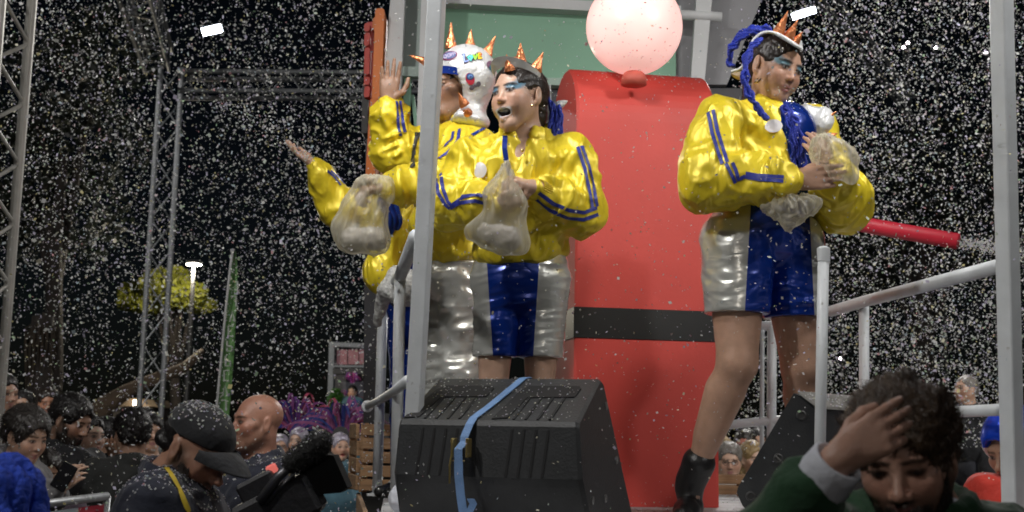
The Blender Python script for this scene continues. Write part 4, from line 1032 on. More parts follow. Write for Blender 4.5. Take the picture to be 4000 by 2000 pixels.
# ================================================================== centre woman
D = 4.4
def u(px, py, dd=0.): return U(px, py, D+dd)
c = u(2024, 374); R = hframe(40, 2, -3); s = 1.06
J = limbs_default(c, DK, 8)
J.update(neck=u(2054, 552, .03), shR=u(1822, 625, .03), shL=u(2232, 612, .03), elR=u(1762, 800, -.03), wrR=u(1935, 800, -.20), elL=u(2268, 832, -.03), wrL=u(2092, 735, -.21),
         pelvis=u(2035, 1110, .02), hipR=u(1948, 1125, .02), hipL=u(2120, 1125, .02), knR=u(1925, 1535, -.02), knL=u(2108, 1535, -.02))
J['anR'] = G(1925, D+.02, DK+.09); J['anL'] = G(2115, D+.02, DK+.09)
t = thing('person', 'laughing dark-haired woman in a yellow jacket and silver-blue shorts holding a bag', 'person', G(2030, D, DK), 'dancers in yellow jackets')
S = Field(.013)
body(S, J, c, R, s, mouth=1.3, smile=.6, hands={'L': dict(d=(-.92, -.25, .28), n=(-.25, .35, -.9), curl=(1.0, 1.1, 1.15, 1.2), thumb=1.1, thumb_out=.4, s=.98), 'R': dict(d=(.9, -.2, .1), n=(.1, .1, 1), curl=(.5,)*4, fine=.008)})
S.el(J['neck']-Z*.11+J['f']*.052, (.075, .05, .09), np.stack([J['r'], J['f'], Z], 1), .04)
V, F = S.mesh()
C = paint_body(V, c, R, s, SK1, lips=(.60, .60, .66), mouth=1.3, makeup=(.06, .22, .34), brow=(.03, .018, .012))
mk('body', V, F, SKIN(), t, smooth=True, cols=C)
S, B = jacket_field(J, hem=u(2036, 1015, .01), chest=(.192, .138), sl=(.074, .083, .068, .036), hemr=(.174, .125))
q = J['neck']+J['f']*.135
S.rc(q+Z*.03, q-Z*.14+J['r']*.018, .060, .020, .012, 's')
S.rc(J['neck']+Z*.1+J['f']*.02, J['neck']-Z*.0+J['f']*.03, .062, .055, .012, 's')
V, F = S.mesh()
V = folds(V, F, .015, 11, (8, 8, 5), arms=[(J['shR'], J['elR'], .12, 5, .014), (J['elR'], J['wrR'], .12, 7, .016), (J['shL'], J['elL'], .12, 5, .014), (J['elL'], J['wrL'], .12, 7, .016)])
jo = mk('jacket', V, F, YEL(), t, smooth=True); b = bvh(V, F)
stripes(jo, b, [(1728, 610), (1722, 680), (1730, 740), (1752, 790), (1772, 808)]); stripes(jo, b, [(1712, 640), (1708, 700), (1712, 755), (1735, 795), (1758, 815)])
stripes(jo, b, [(1770, 800), (1810, 768), (1870, 762), (1905, 772)]); stripes(jo, b, [(1760, 812), (1800, 792), (1860, 786), (1900, 795)])
stripes(jo, b, [(2272, 570), (2300, 650), (2316, 720), (2328, 790), (2332, 806)]); stripes(jo, b, [(2256, 575), (2284, 660), (2298, 730), (2310, 790), (2314, 815)])
stripes(jo, b, [(2104, 752), (2160, 795), (2225, 822), (2282, 830), (2330, 812)]); stripes(jo, b, [(2096, 778), (2150, 822), (2215, 850), (2280, 858), (2335, 838)])
badge(jo, b, (1880, 666), 24, 30); cuffs(jo, J, 'L', .036)
mb = MB(); 
for x0 in (2118, 2140, 2160): surf_ribbon(b, [(x0, 560+(x0-2118)*.3), (x0-60, 600), (x0-95, 650)], .004, mb, .002)
def pan(q):
    d_ = (q-CAM)@CF; x = 2000+FPX*((q-CAM)@CR)/d_; y = 1000-FPX*((q-CAM)@CU)/d_
    hw = 104-(y-1000)*.065; g = hw-np.abs(x-2004); g = np.where(q[:, 1] < J['pelvis'][1]+.03, g, -99); return g, np.where(x > 2004, -1., 1.)
V, F = shorts(t, J, U(2030, 1396, D)[2], h=.0055, panel=pan, r=(.186, .13), th=(.094, .073), seed=21, amp=.0035)
for nm in 'RL': shoe(t, J['an'+nm], J['f'], name='boot', fl=DK, boot=J['an'+nm]*.75+J['kn'+nm]*.25)
# hair, braids, headpiece, jewellery
V, F = hair_shell(c, R, s, style='slick', thick=.004, amp=.003, seed=3, frx=.066); ho = mk('hair', V, F, HAIR('dark_brown_hair', (.018, .011, .008)), t, smooth=True)
def hp(x, y, z): return c+R@(np.array((x, y, z))*s)
VV, FF = strands(V, F, 1500, .03, .0014, 4, lift=.015, dirn=-R[:, 1]*1.2-R[:, 2]*.3, curl=.15); mk('hair_strands', VV, FF, HAIR('dark_brown_hair', (.018, .011, .008)), ho, kind='stuff')
for i in range(9):
    x = 2140+i*5; braid(t, [u(2128+i*2, 370+i*5, .05+.01*i), u(x+4, 410, .05), u(x+8+i*1.5, 450, .05), u(x+4+i, 500+(i % 3)*12, .04), u(x-2, 528+(i % 4)*16, .03)], .0055, seed=i)
hd = thing('headpiece', 'silver tiara with three copper spikes on the laughing woman', 'headpiece', hp(0, .02, .12), 'spiked headpieces')
mb = MB(); V = []; F = []
n = 28
for i in range(n+1):
    a = RAD(-98+185*i/n); e_ = .35+.65*max(0, math.cos(a*.9))
    for j in range(5):
        f = j/4; rr = .004+.030*f*e_
        V.append(hp(math.sin(a)*(.078+rr*.35), math.cos(a)*(.088+rr*.7)-.012, .074+.010*math.cos(a)+.028*f*e_-.02*(1-math.cos(a))))
nv = len(V)
for i in range(n):
    for j in range(4): k = i*5+j; F.append((k, k+1, k+6, k+5))
V2 = [v+R[:, 2]*.004 for v in V]
mk('tiara_plate', V+V2, F+[tuple(x+nv for x in f[::-1]) for f in F], FOIL(), hd, smooth=True)
cone_spike(hd, u(1990, 268, -.06), u(1978, 212, -.07), .017); cone_spike(hd, u(2034, 258, -.03), u(2033, 168, -.03), .024); cone_spike(hd, u(2092, 272, .0), u(2122, 204, .0), .020)
MB().lathe(u(2189, 408, .06), u(2213, 396, .06)-u(2189, 408, .06), [(.016, -.02), (.018, 0), (.008, .02), (.001, .03)], 9, .15).out('white_tip', FOIL(), hd)
mb = MB(); mb.tube([u(2148+i*.6, 330+i*12, .06) for i in range(8)], .003, 6); mb.out('band_edge', FOIL(), hd)
MB().lathe(u(2078, 412, -.065), (0, 0, 1), [(.003, -.004), (.005, 0), (.003, .004)], 10).out('earring', mat('gold', (.8, .6, .3), .2, 1.), t)
MB().lathe(u(2040, 588, -.115), (0, 0, 1), [(.003, -.006), (.007, 0), (.003, .006)], 10).out('pendant', mat('gold', (.8,)*3), t)
lan = [u(1972, 530, -.06), u(1971, 580, -.115), u(1978, 630, -.135), u(1990, 685, -.15)]
ribbon(lan, CR*.018, .002, 'lanyard', mat('blue_lame', (.006, .045, .34)), t)
sack('translucent bag of confetti held by the laughing woman', [[(1978, 640, -.24, .012), (1974, 690, -.24, .016), (1960, 760, -.24, .05), (1905, 880, -.24, .035)], [(1974, 700, -.24, .016), (1985, 800, -.24, .06), (2005, 940, -.24, .035)], [(1845, 905, -.24, .025), (1905, 905, -.24, .05), (1990, 930, -.24, .055), (2025, 960, -.24, .03)]], D, .005, 4,
     cons=[(1900, 905, -.235, .03), (1990, 930, -.235, .042)])

# ================================================================== helmeted dancer
D = 5.0
c = u(1772, 350, .03); R = hframe(52, 2, 0); s = 1.08
J = limbs_default(c, DK, 35)
J.update(neck=u(1790, 505, .05), shR=u(1690, 575, .14), shL=u(1850, 590, -.10), elR=u(1548, 588, .12), wrR=u(1516, 402, .05), elL=u(1722, 724, -.24), wrL=u(1512, 728, -.30),
         pelvis=u(1775, 1080, .02), hipR=u(1725, 1100, .05), hipL=u(1815, 1100, -.02), knR=u(1730, 1450, .05), knL=u(1800, 1450, -.02))
J['anR'] = G(1725, D+.1, DK+.09); J['anL'] = G(1800, D, DK+.09)
t = thing('person', 'dancer in a spiked white helmet waving one hand and holding a bag', 'person', G(1770, D, DK), 'dancers in yellow jackets')
S = Field(.013)
body(S, J, c, R, s, male=True, hands={'R': dict(d=(.05, -.12, 1), n=(.1, -1, -.1), curl=(.06, .02, .05, .12), thumb=-.1, thumb_out=.9, spread=.25, s=1.05), 'L': dict(d=(-.8, -.1, -.15), n=(-.2, .3, -1), curl=(.75, .8, .85, .9), thumb=.6, s=1.02)})
V, F = S.mesh(); C = paint_body(V, c, R, s, SK3, lips=(.25, .1, .09)); mk('body', V, F, SKIN(), t, smooth=True, cols=C)
S, B = jacket_field(J, hem=u(1775, 1015, .02), chest=(.20, .15), sl=(.092, .098, .08, .042), hemr=(.175, .14), cufflen=.045)
V, F = S.mesh()
V = folds(V, F, .015, 31, (8, 8, 5), arms=[(J['shR'], J['elR'], .13, 4, .012), (J['elR'], J['wrR'], .13, 6, .014), (J['elL'], J['wrL'], .13, 6, .012)])
jo = mk('jacket', V, F, YEL(), t, smooth=True); b = bvh(V, F)
cuffs(jo, J, 'RL', .042)
stripes(jo, b, [(1548, 395), (1552, 440), (1558, 500), (1566, 530)]); stripes(jo, b, [(1562, 395), (1568, 440), (1574, 480), (1582, 515)])
stripes(jo, b, [(1772, 515), (1766, 545), (1748, 560), (1738, 575)]); stripes(jo, b, [(1796, 505), (1790, 545), (1772, 575), (1745, 600), (1712, 620)])
mb = MB(); surf_ribbon(b, [(1634, 520), (1622, 570), (1614, 620), (1612, 655)], .03, mb, .004)
if mb.V: mb.out('black_strap', mat('black_nylon', (.015, .015, .016), .6), jo)
mb = MB(); surf_ribbon(b, [(1845, 530), (1880, 510), (1925, 480)], .016, mb, .005)
if mb.V: mb.out('blue_ribbon', BLUE(), jo)
V, F = shorts(t, J, None, panel=None, r=(.17, .14), th=(.105, .10), seed=41, amp=.010, names=('trousers',), flare=.13, h=.009)
for nm in 'RL': shoe(t, J['an'+nm], J['f'], fl=DK)
V, F = hair_shell(c, R, s, style='short', thick=.003); mk('hair', V, F, HAIR('dark_brown_hair', (.02,)*3), t, smooth=True)
# the helmet
hd = thing('spiked_helmet', 'white foil helmet with copper spikes and stickers reading LOVE', 'helmet', u(1812, 500, -.05), 'spiked headpieces')
S = Field(.0055); hc = u(1822, 292, .0)
S.el(hc, (.127, .128, .124), None, .02); S.rc(u(1838, 340, -.03), u(1836, 420, -.04), .062, .052, .05)
S.rc(u(1850, 330, .06), u(1845, 430, .03), .07, .055, .05)
Rk = hframe(35); S.el(u(1822, 462, -.02), (.098, .115, .045), np.stack([nz(CR-.25*CU), CF, nz(CU+.25*CR)], 1), .03)
# face opening on the left
S.el(u(1728, 372, -.08), (.084, .20, .105), None, .012, 's'); S.rc(u(1760, 330, -.15), u(1760, 420, -.15), .035, .035, .01, 's')
S.el(c+R@np.array((0, .01, -.05)), (.074, .10, .12), R, .01, 's')
V, F = S.mesh(); V = folds(V, F, .0016, 51, (40, 40, 20)); ho = mk('shell', V, F, FOIL(), hd, smooth=True); b = bvh(V, F)
for (p, q, r) in (((1762, 182, 0), (1762, 88, 0), .022), ((1836, 186, 0), (1840, 114, 0), .021), ((1900, 212, 0), (1936, 140, 0), .021), ((1928, 255, .0), (2018, 222, -.0), .022), ((1690, 250, 0), (1600, 216, 0), .024), ((1812, 405, -.13), (1790, 362, -.15), .018)):
    cone_spike(hd, u(*p), u(*q), r)
g = ray(b, 1826, 440)
if g[0] is not None: cone_spike(hd, np.array(g[0]), np.array(g[0])+np.array((-.005, -.03, .004)), .016)
mb = MB(); vis = [u(1716, 272, -.135), u(1745, 272, -.14), u(1775, 276, -.13), u(1797, 282, -.11)]
ribbon(vis, -CU*.030, .006, 'blue_visor', BLUE(), hd)
# stickers
K = mat('sticker_ink', (.03, .015, .03), .4); LP = {}
def stick(pts, wd, col, nm='sticker_stroke', off=.005, base=None):
    m = mat('sticker_%d_%d_%d' % tuple(int(x*99) for x in col), col, .35); mb = MB(); surf_ribbon(b, pts, wd, mb, off, step=5)
    if mb.V: mb.out(nm, m, base or ho)
Lc = [([(1811, 212), (1814, 243), (1832, 238)], (.25, .35, .75)), ([(1838, 228), (1833, 220), (1826, 226), (1838, 238), (1846, 222), (1840, 219), (1838, 226)], (.1, .6, .55)),
      ([(1848, 216), (1854, 234), (1862, 214)], (.35, .75, .08)), ([(1876, 211), (1866, 213), (1869, 232), (1881, 227)], (.85, .62, .03)), ([(1867, 222), (1877, 219)], (.8, .4, .05))]
for p_, cl in Lc: stick(p_, .0145, (.05, .02, .05), 'sticker_outline', .0035)
for p_, cl in Lc: stick(p_, .0072, cl, 'sticker_letter', .0055)
mb = MB(); surf_patch(b, (1873, 213), 9, 6, .5, mb, .0045); mb.V and mb.out('sticker_heart', mat('sticker_red', (.5, .05, .06), .35), ho)
for (cx, cy, rx, ry, an, col, o) in ((1757, 219, 31, 17, -.25, (.22, .05, .12), .003), (1757, 219, 27, 13, -.25, (.13, .16, .33), .0045), (1836, 308, 17, 24, -.3, (.45, .03, .06), .003), (1836, 299, 14, 13, 0, (.03, .08, .22), .0045), (1837, 299, 9, 8, 0, (.15, .28, .55), .0055), (1838, 299, 4, 4, 0, (.04, .08, .3), .0065),
                                     (1843, 342, 9, 11, .9, (.10, .085, .11), .003), (1868, 328, 9, 11, .3, (.10, .085, .11), .003), (1856, 335, 7, 6, 0, (.10, .085, .11), .004), (1913, 252, 14, 14, .4, (.16, .08, .13), .003), (1921, 268, 10, 16, -.4, (.05, .22, .30), .004)):
    mb = MB(); surf_patch(b, (cx, cy), rx, ry, an, mb, o)
    if mb.V: mb.out('sticker', mat('sticker_%d_%d_%d' % tuple(int(x*99) for x in col), col, .35), ho)
def ring(cx, cy, rx, ry): return [(cx+rx*math.cos(a*.785), cy+ry*math.sin(a*.785)) for a in range(9)]
for p_ in (ring(1743, 224, 5, 7), ring(1757, 219, 5, 7), [(1766, 222), (1765, 209), (1766, 215), (1773, 213), (1773, 220), (1772, 207)], [(1780, 215), (1779, 205)]): stick(p_, .0045, (.5, .45, .62), 'sticker_letter', .0065)
sack('white plastic bag swinging from the waving dancer\'s outstretched hand', [[(1462, 708, -.36, .022), (1500, 735, -.36, .035), (1515, 775, -.36, .018)], [(1420, 725, -.34, .028), (1400, 800, -.33, .05), (1352, 880, -.33, .045)], [(1425, 730, -.34, .03), (1450, 830, -.33, .06), (1475, 920, -.33, .055)], [(1345, 885, -.33, .04), (1375, 925, -.33, .055), (1440, 935, -.33, .055), (1490, 945, -.33, .035)]], D, .006, 7, cons=[(1370, 925, -.33, .035), (1470, 935, -.33, .045)])

# ================================================================== thrower at far left
D = 5.5
c = u(1560, 610, .12); R = hframe(60); s = 1.0; J = limbs_default(c, DK, 50)
J.update(neck=u(1565, 730, .1), shR=u(1480, 790, .22), shL=u(1560, 810, -.05), elR=u(1325, 818, .1), wrR=u(1226, 642, .02), elL=u(1490, 1065, -.14), wrL=u(1585, 930, .02),
         pelvis=u(1592, 1120, .12), hipR=u(1590, 1150, .2), hipL=u(1625, 1150, .08), knR=u(1592, 1500, .16), knL=u(1628, 1500, .06))
J['anR'] = G(1590, D+.22, DK+.09); J['anL'] = G(1632, D+.1, DK+.09)
t = thing('person', 'dancer half hidden behind the bag, throwing confetti with an outstretched arm', 'person', G(1550, D+.1, DK), 'dancers in yellow jackets')
S = Field(.013); body(S, J, c, R, s, fine=.007, hands={'R': dict(d=(-.75, -.15, .45), n=(-.3, -.2, .8), curl=(.2, .15, .2, .3), thumb=.2, s=.95, fine=.0045), 'L': dict(d=(.3, -.2, .9), n=(.2, .6, 0), curl=(.6,)*4, fine=.006)})
V, F = S.mesh(); mk('body', V, F, SKIN(), t, smooth=True, cols=paint_body(V, c, R, s, SK2))
S, B = jacket_field(J, h=.0065, hem=u(1530, 985, .1), chest=(.15, .12), sl=(.075, .085, .062, .036), hemr=(.13, .11), collar=False)
V, F = S.mesh(); V = folds(V, F, .009, 61, (8, 8, 5), arms=[(J['elR'], J['wrR'], .12, 5, .012), (J['shL'], J['elL'], .12, 4, .008)]); jo = mk('jacket', V, F, YEL(), t, smooth=True); b = bvh(V, F)
stripes(jo, b, [(1290, 668), (1318, 690), (1345, 720)]); stripes(jo, b, [(1278, 668), (1306, 694), (1330, 725)])
S = Field(.010); S.rc(u(1575, 840, -.0), u(1595, 1120, .06), .085, .11, .05); S.rc(J['hipR'], J['anR']+Z*.05, .10, .075, .03); S.rc(J['hipL'], J['anL']+Z*.05, .10, .075, .03)
V, F = S.mesh(); V = folds(V, F, .006, 63, (8, 8, 8)); mk('blue_suit', V, F, BLUE(), t, smooth=True)
for nm in 'RL': shoe(t, J['an'+nm], J['f'], fl=DK)
V, F = hair_shell(c, R, s, style='long', h=.007); mk('hair', V, F, HAIR('dark_brown_hair', (.02,)*3), t, smooth=True)
rr = random.Random(8)
for i in range(3):
    S = Field(.006); P = [(1485+i*26, 780), (1500+i*22, 810), (1520+i*20, 850+i*6), (1512+i*16, 890+i*6), (1497+i*8, 925)]
    for a in range(4):
        m_ = 3
        for k in range(m_):
            f = (k+.5)/m_; x = P[a][0]+(P[a+1][0]-P[a][0])*f; y = P[a][1]+(P[a+1][1]-P[a][1])*f
            S.el(u(x, y, -.20+i*.02), (.017, .014, .020), np.array(Matrix.Rotation(rr.uniform(-.6, .6), 3, 'Y')), .006)
    V, F = S.mesh(); mk('blue_ruffle', V, F, mat('blue_satin', (.01, .06, .45), .3, .3), t, smooth=True)

# ================================================================== crowned dancer at right
D = 4.5
c = u(3032, 262, .02); R = hframe(-30, 19, 9); s = 1.07; J = limbs_default(c, DK, -35)
J.update(neck=u(2992, 448, .05), shR=u(2822, 478, -.06), shL=u(3165, 520, .15), elR=u(2766, 706, -.16), wrR=u(3105, 706, -.26), elL=u(3292, 790, .02), wrL=u(3222, 668, -.16),
         pelvis=u(2965, 900, .03), hipR=u(2878, 935, -.02), hipL=u(3075, 935, .08), knR=u(2880, 1420, -.12), knL=u(3130, 1440, .02))
J['anR'] = u(2692, 1880, .0); J['anL'] = G(3190, D+.1, DK+.10); J['anR'][2] = DK+.12
t = thing('person', 'dancer with copper crown and blue braids, arms folded over a bag', 'person', G(2950, D, DK), 'dancers in yellow jackets')
S = Field(.013)
body(S, J, c, R, s, hands={'R': dict(d=(.93, -.12, .12), n=(.05, 1, .1), curl=(.16, .2, .24, .3), thumb=.2, thumb_out=.3, s=1.08), 'L': dict(d=(-.35, -.3, .8), n=(-.3, .8, .2), curl=(.4,)*4, thumb=.5, fine=.006)}, legr=1.30, smile=1.)
V, F = S.mesh(); C = paint_body(V, c, R, s, SK2, lips=(.30, .13, .12), makeup=(.10, .28, .36), brow=(.03, .02, .015)); mk('body', V, F, SKIN(), t, smooth=True, cols=C)
S, B = jacket_field(J, hem=u(2960, 812, .03), chest=(.205, .15), sl=(.096, .108, .080, .040), hemr=(.175, .125), cufflen=.05)
S.rc(u(3128, 480, -.10), u(3130, 700, -.14), .036, .032, .012, 's'); S.rc(J['neck']+Z*.1+J['f']*.02, J['neck']+J['f']*.04, .062, .055, .012, 's')
V, F = S.mesh()
V = folds(V, F, .015, 71, (7, 7, 5), arms=[(J['shR'], J['elR'], .15, 3, .010), (J['elR'], J['wrR'], .15, 6, .012), (J['elL'], J['wrL'], .13, 4, .01)])
jo = mk('jacket', V, F, YEL(), t, smooth=True); b = bvh(V, F)
stripes(jo, b, [(2767, 440), (2782, 520), (2806, 600), (2822, 642)]); stripes(jo, b, [(2786, 430), (2802, 510), (2826, 590), (2842, 635)])
stripes(jo, b, [(2836, 640), (2855, 680), (2872, 715)]); stripes(jo, b, [(2860, 635), (2876, 672), (2884, 702), (2905, 690), (2960, 700), (3060, 708)]); stripes(jo, b, [(2912, 678), (2960, 686), (3062, 692)])
badge(jo, b, (3020, 494), 33, 25); cuffs(jo, J, 'R', .040)
S = Field(.008); S.el(u(3100, 590, .05), (.10, .075, .13), np.stack([J['r'], J['f'], Z], 1), .03); S.rc(u(3060, 520, -.0), u(3060, 760, .03), .12, .13, .05); S.rc(u(3085, 470, .03), u(3075, 440, .06), .03, .03, .02)
V, F = S.mesh(); mk('blue_top', V, F, BLUE(), t, smooth=True)
def pan(q):
    d_ = (q-CAM)@CF; x = 2000+FPX*((q-CAM)@CR)/d_; y = 1000-FPX*((q-CAM)@CU)/d_
    lf = 2932-(y-810)*.055; rt = 3168+(y-950)*.05; g = np.minimum(x-lf, rt-x); g = np.where(q[:, 1] < J['pelvis'][1]+.06, g, -99); return g, np.where(x-lf < rt-x, 1., -1.)
V, F = shorts(t, J, U(2950, 1236, D)[2], panel=pan, r=(.205, .155), th=(.138, .106), seed=81, amp=.003, h=.0055)
for nm in 'RL': shoe(t, J['an'+nm], nz(J['f']+np.array((-.9, -.1, 0)) if nm == 'R' else J['f']), name='boot', fl=DK, boot=J['an'+nm]*.80+J['kn'+nm]*.20)
V, F = hair_shell(c, R, s, style='slick', thick=.006, amp=.003, seed=5, frx=.066); mk('hair', V, F, HAIR('dark_brown_hair', (.02,)*3), t, smooth=True)
def bz(P, n=10):
    P = [np.asarray(p, float) for p in P]; out = []
    for i in range(len(P)-1):
        p0, p1, p2, p3 = P[max(i-1, 0)], P[i], P[i+1], P[min(i+2, len(P)-1)]
        for k in range(n):
            f = k/n; out.append(.5*((2*p1)+(-p0+p2)*f+(2*p0-5*p1+4*p2-p3)*f*f+(-p0+3*p1-3*p2+p3)*f**3))
    return out+[P[-1]]
for i in range(4):
    o = i*7; braid(t, bz([u(2975-o, 150+o*.3, -.09), u(2935-o*.8, 200, -.11), u(2918-o*.7, 280, -.13), u(2926-o*.7, 350, -.14), u(2958-o*.5, 410, -.15), u(3000-o*.3, 465, -.16)]), .0055, seed=i)
for i in range(6):
    braid(t, bz([u(3010, 110+i*3, -.02), u(2950-i*6, 106+i*6, .0), u(2895-i*5, 130+i*10, .04), u(2860-i*3, 170+i*12, .08), u(2850+i*2, 205+i*12, .1)]), .006, seed=10+i)
for i in range(5):
    braid(t, bz([u(3046+i*7, 415, -.09), u(3066+i*9, 450, -.11), u(3082+i*11, 510, -.12), u(3092+i*13, 580+i*5, -.12), u(3098+i*12, 640+(i*29) % 50, -.115)]), .0045, seed=20+i)
hd = thing('headpiece', 'thin silver headband with three copper spikes on the crowned dancer', 'headpiece', u(3000, 130, 0), 'spiked headpieces')
band = bz([u(2858, 280, -.06), u(2898, 262, -.08), u(2918, 210, -.09), u(2945, 155, -.09), u(2985, 127, -.09), u(3035, 132, -.09), u(3085, 160, -.09), u(3130, 190, -.07)])
MB().tube(band, .006, 8).out('band', FOIL(), hd, smooth=True)
V = []; F = []; n = 14
for i in range(n+1):
    f = i/n; x = 3025+110*f; y = 128+62*f
    for j in range(4): V.append(u(x-j*2, y-j*9+(8 if j == 0 else 0), -.10+.055*j))
for i in range(n):
    for j in range(3): k = i*4+j; F.append((k, k+1, k+5, k+4))
nv = len(V); mk('crown_plate', V+[v+R[:, 2]*.005 for v in V], F+[tuple(x+nv for x in f[::-1]) for f in F], FOIL(), hd, smooth=True)
V = []; F = []
for i in range(8):
    f = i/7
    for j in range(4): V.append(u(2856+f*62, 284-f*8+j*(6+20*math.sin(f*2.6))/3*1.2, -.04+f*.05-.02*math.sin(j)))
for i in range(7):
    for j in range(3): k = i*4+j; F.append((k, k+1, k+5, k+4))
nv = len(V); mk('ear_wing', V+[v+np.array((0, .005, 0)) for v in V], F+[tuple(x+nv for x in f[::-1]) for f in F], mat('tan_foil', (.5, .38, .24), .5, .2, var=.2), hd, smooth=True)
cone_spike(hd, u(3042, 128, -.06), u(3078, 42, -.08), .020); cone_spike(hd, u(3082, 142, -.06), u(3118, 76, -.08), .018); cone_spike(hd, u(3108, 162, -.06), u(3136, 124, -.08), .015)
for i in range(3): MB().tube([u(2962-i*4, 304+i*4, -.115), u(2955-i*4, 316+i*4, -.118), u(2968-i*4, 318+i*3, -.12), u(2972-i*4, 306+i*3, -.12)], .0022, 6).out('earring', mat('gold', (.8,)*3), t)
sp_ = thing('shoulder_piece', 'white foil shoulder piece with copper spikes behind the crowned dancer\'s bag', 'shoulder piece', u(3190, 500, .0), 'spiked headpieces')
S = Field(.006); S.el(u(3185, 492, .02), (.052, .05, .085), np.stack([nz(CR*.75-CU*.65), CF, nz(CU*.75+CR*.65)], 1), .02); S.el(u(3140, 440, .02), (.03, .03, .03), None, .05)
V, F = S.mesh(); V = folds(V, F, .004, 91, (20, 20, 20)); mk('plate', V, F, FOIL(), sp_, smooth=True)
cone_spike(sp_, u(3165, 448, .0), u(3178, 418, .0), .011); cone_spike(sp_, u(3215, 475, .0), u(3266, 436, .0), .017); cone_spike(sp_, u(3235, 535, .0), u(3272, 520, .0), .015)
sack('crumpled tan plastic bag clutched by the crowned dancer', [[(3205, 548, -.26, .02), (3225, 590, -.26, .045), (3270, 650, -.25, .055)], [(3225, 570, -.26, .035), (3300, 610, -.26, .03), (3322, 680, -.25, .03)]], D, .006, 12)
sack('tan plastic bag hanging below the crowned dancer\'s folded arms', [[(3050, 775, -.27, .02), (3085, 830, -.27, .04), (3075, 890, -.27, .015)], [(2985, 812, -.27, .015), (3060, 815, -.27, .035), (3140, 805, -.27, .035), (3195, 790, -.27, .02)]], D, .006, 13)
# ------------------------------------------------------------------ spectators and crew
DARK = lambda: CLOTH('black_jacket', (.014, .015, .018))
def crowd(label, px, py, D_, yaw, pitch=0., roll=0., s=1., floor=0., skin=SK2, hair=('short', 'dark_brown_hair', (.02, .013, .01), .012), top=('black_jacket', (.014, .015, .018)), body_yaw=None,
          J2=None, male=True, h=.013, fine=.006, stubble=None, mouth=0., group='spectators', seed=1, hands=None, hood=False, legs=True, sl=(.085, .08, .066, .04), chest=(.215, .145), beardlen=0., lips=(.30, .13, .12), legcol=(.02, .022, .03), makeup=None, collar=True, jh=.0135, amp=.012, hf=None, cufflen=.05, eyewhite=(.30, .27, .25)):
    c = U(px, py, D_); R = hframe(yaw, pitch, roll); J = limbs_default(c, floor, yaw if body_yaw is None else body_yaw)
    if J2: J.update({k: (U(v[0], v[1], D_+v[2]) if isinstance(v, tuple) else v) for k, v in J2.items()})
    base = np.array((c[0], c[1], floor)); t = thing('person', label, 'person', base, group)
    if D_ > 7: fine = max(fine, .0100); h = max(h, .024); jh = max(jh, .020)
    S = Field(h); body(S, J, c, R, s, mouth=mouth, male=male, fine=fine, hands=hands, hfine=hf or (fine*1.6 if (hands or J2) else .013), legs=False, feet=False)
    V, F = S.mesh(); C = paint_body(V, c, R, s, skin, stubble=stubble, lips=lips, makeup=makeup, eyewhite=eyewhite); mk('body', V, F, SKIN(), t, smooth=True, cols=C)
    if beardlen:
        sel = lambda q: (lambda L: (blob(L, (0, .03, -.088), (.066, .078, .042), .2)[:, 0] > .5) & (L[:, 1] > -.005) | ((np.abs(L[:, 0]) > .045) & (np.abs(L[:, 0]) < .07) & (L[:, 2] < -.02) & (L[:, 2] > -.10) & (L[:, 1] > -.01) & (L[:, 1] < .05)))(hloc(q, c, R, s))
        VV, FF = strands(V, F, 1300, beardlen, .0024, seed, lift=.35, dirn=-R[:, 2]+R[:, 1]*.4, curl=.35, sel=sel); mk('beard', VV, FF, HAIR('beard_hair', (.03, .022, .018)), t, kind='stuff')
    S, B = jacket_field(J, h=jh, sl=sl, chest=chest, hem=J['pelvis']+Z*.05, collar=collar, cufflen=cufflen)
    if hood: S.el(J['neck']+Z*.03-J['f']*.085, (.11, .07, .07), B, .03)
    V, F = S.mesh(); V = folds(V, F, amp, seed+100, (8, 8, 6)); jo = mk('jacket', V, F, CLOTH(*top), t, smooth=True); b = (V, F)
    if legs:
        S = Field(.026)
        S.el(J['pelvis'], (.18, .13, .14), np.stack([J['r'], J['f'], Z], 1), .04)
        for nm in 'RL': S.rc(J['hip'+nm], J['kn'+nm], .1, .075, .03); S.rc(J['kn'+nm], J['an'+nm], .075, .06, .03)
        V, F = S.mesh(); mk('trousers', V, F, CLOTH('dark_trousers', legcol), t, smooth=True)
        for nm in 'RL': shoe(t, J['an'+nm], J['f'], fl=floor)
    if hair:
        st, nm, col, th = hair; V, F = hair_shell(c, R, s, h=.007 if D_ < 7 else .011, style=st, thick=th, amp=.006, seed=seed, frx=.072); ho = mk('hair', V, F, HAIR(nm, col), t, smooth=True)
        if th > .008:
            VV, FF = strands(V, F, 1000 if D_ < 7 else 350, .03, .0035, seed, lift=.25, dirn=-R[:, 2]*.6-R[:, 1]*.5, curl=.6); mk('hair_locks', VV, FF, HAIR(nm, col), ho, kind='stuff')
    return t, J, c, R, b, jo
SETTLE = []      # (V, F, count, size) surfaces that catch paper confetti
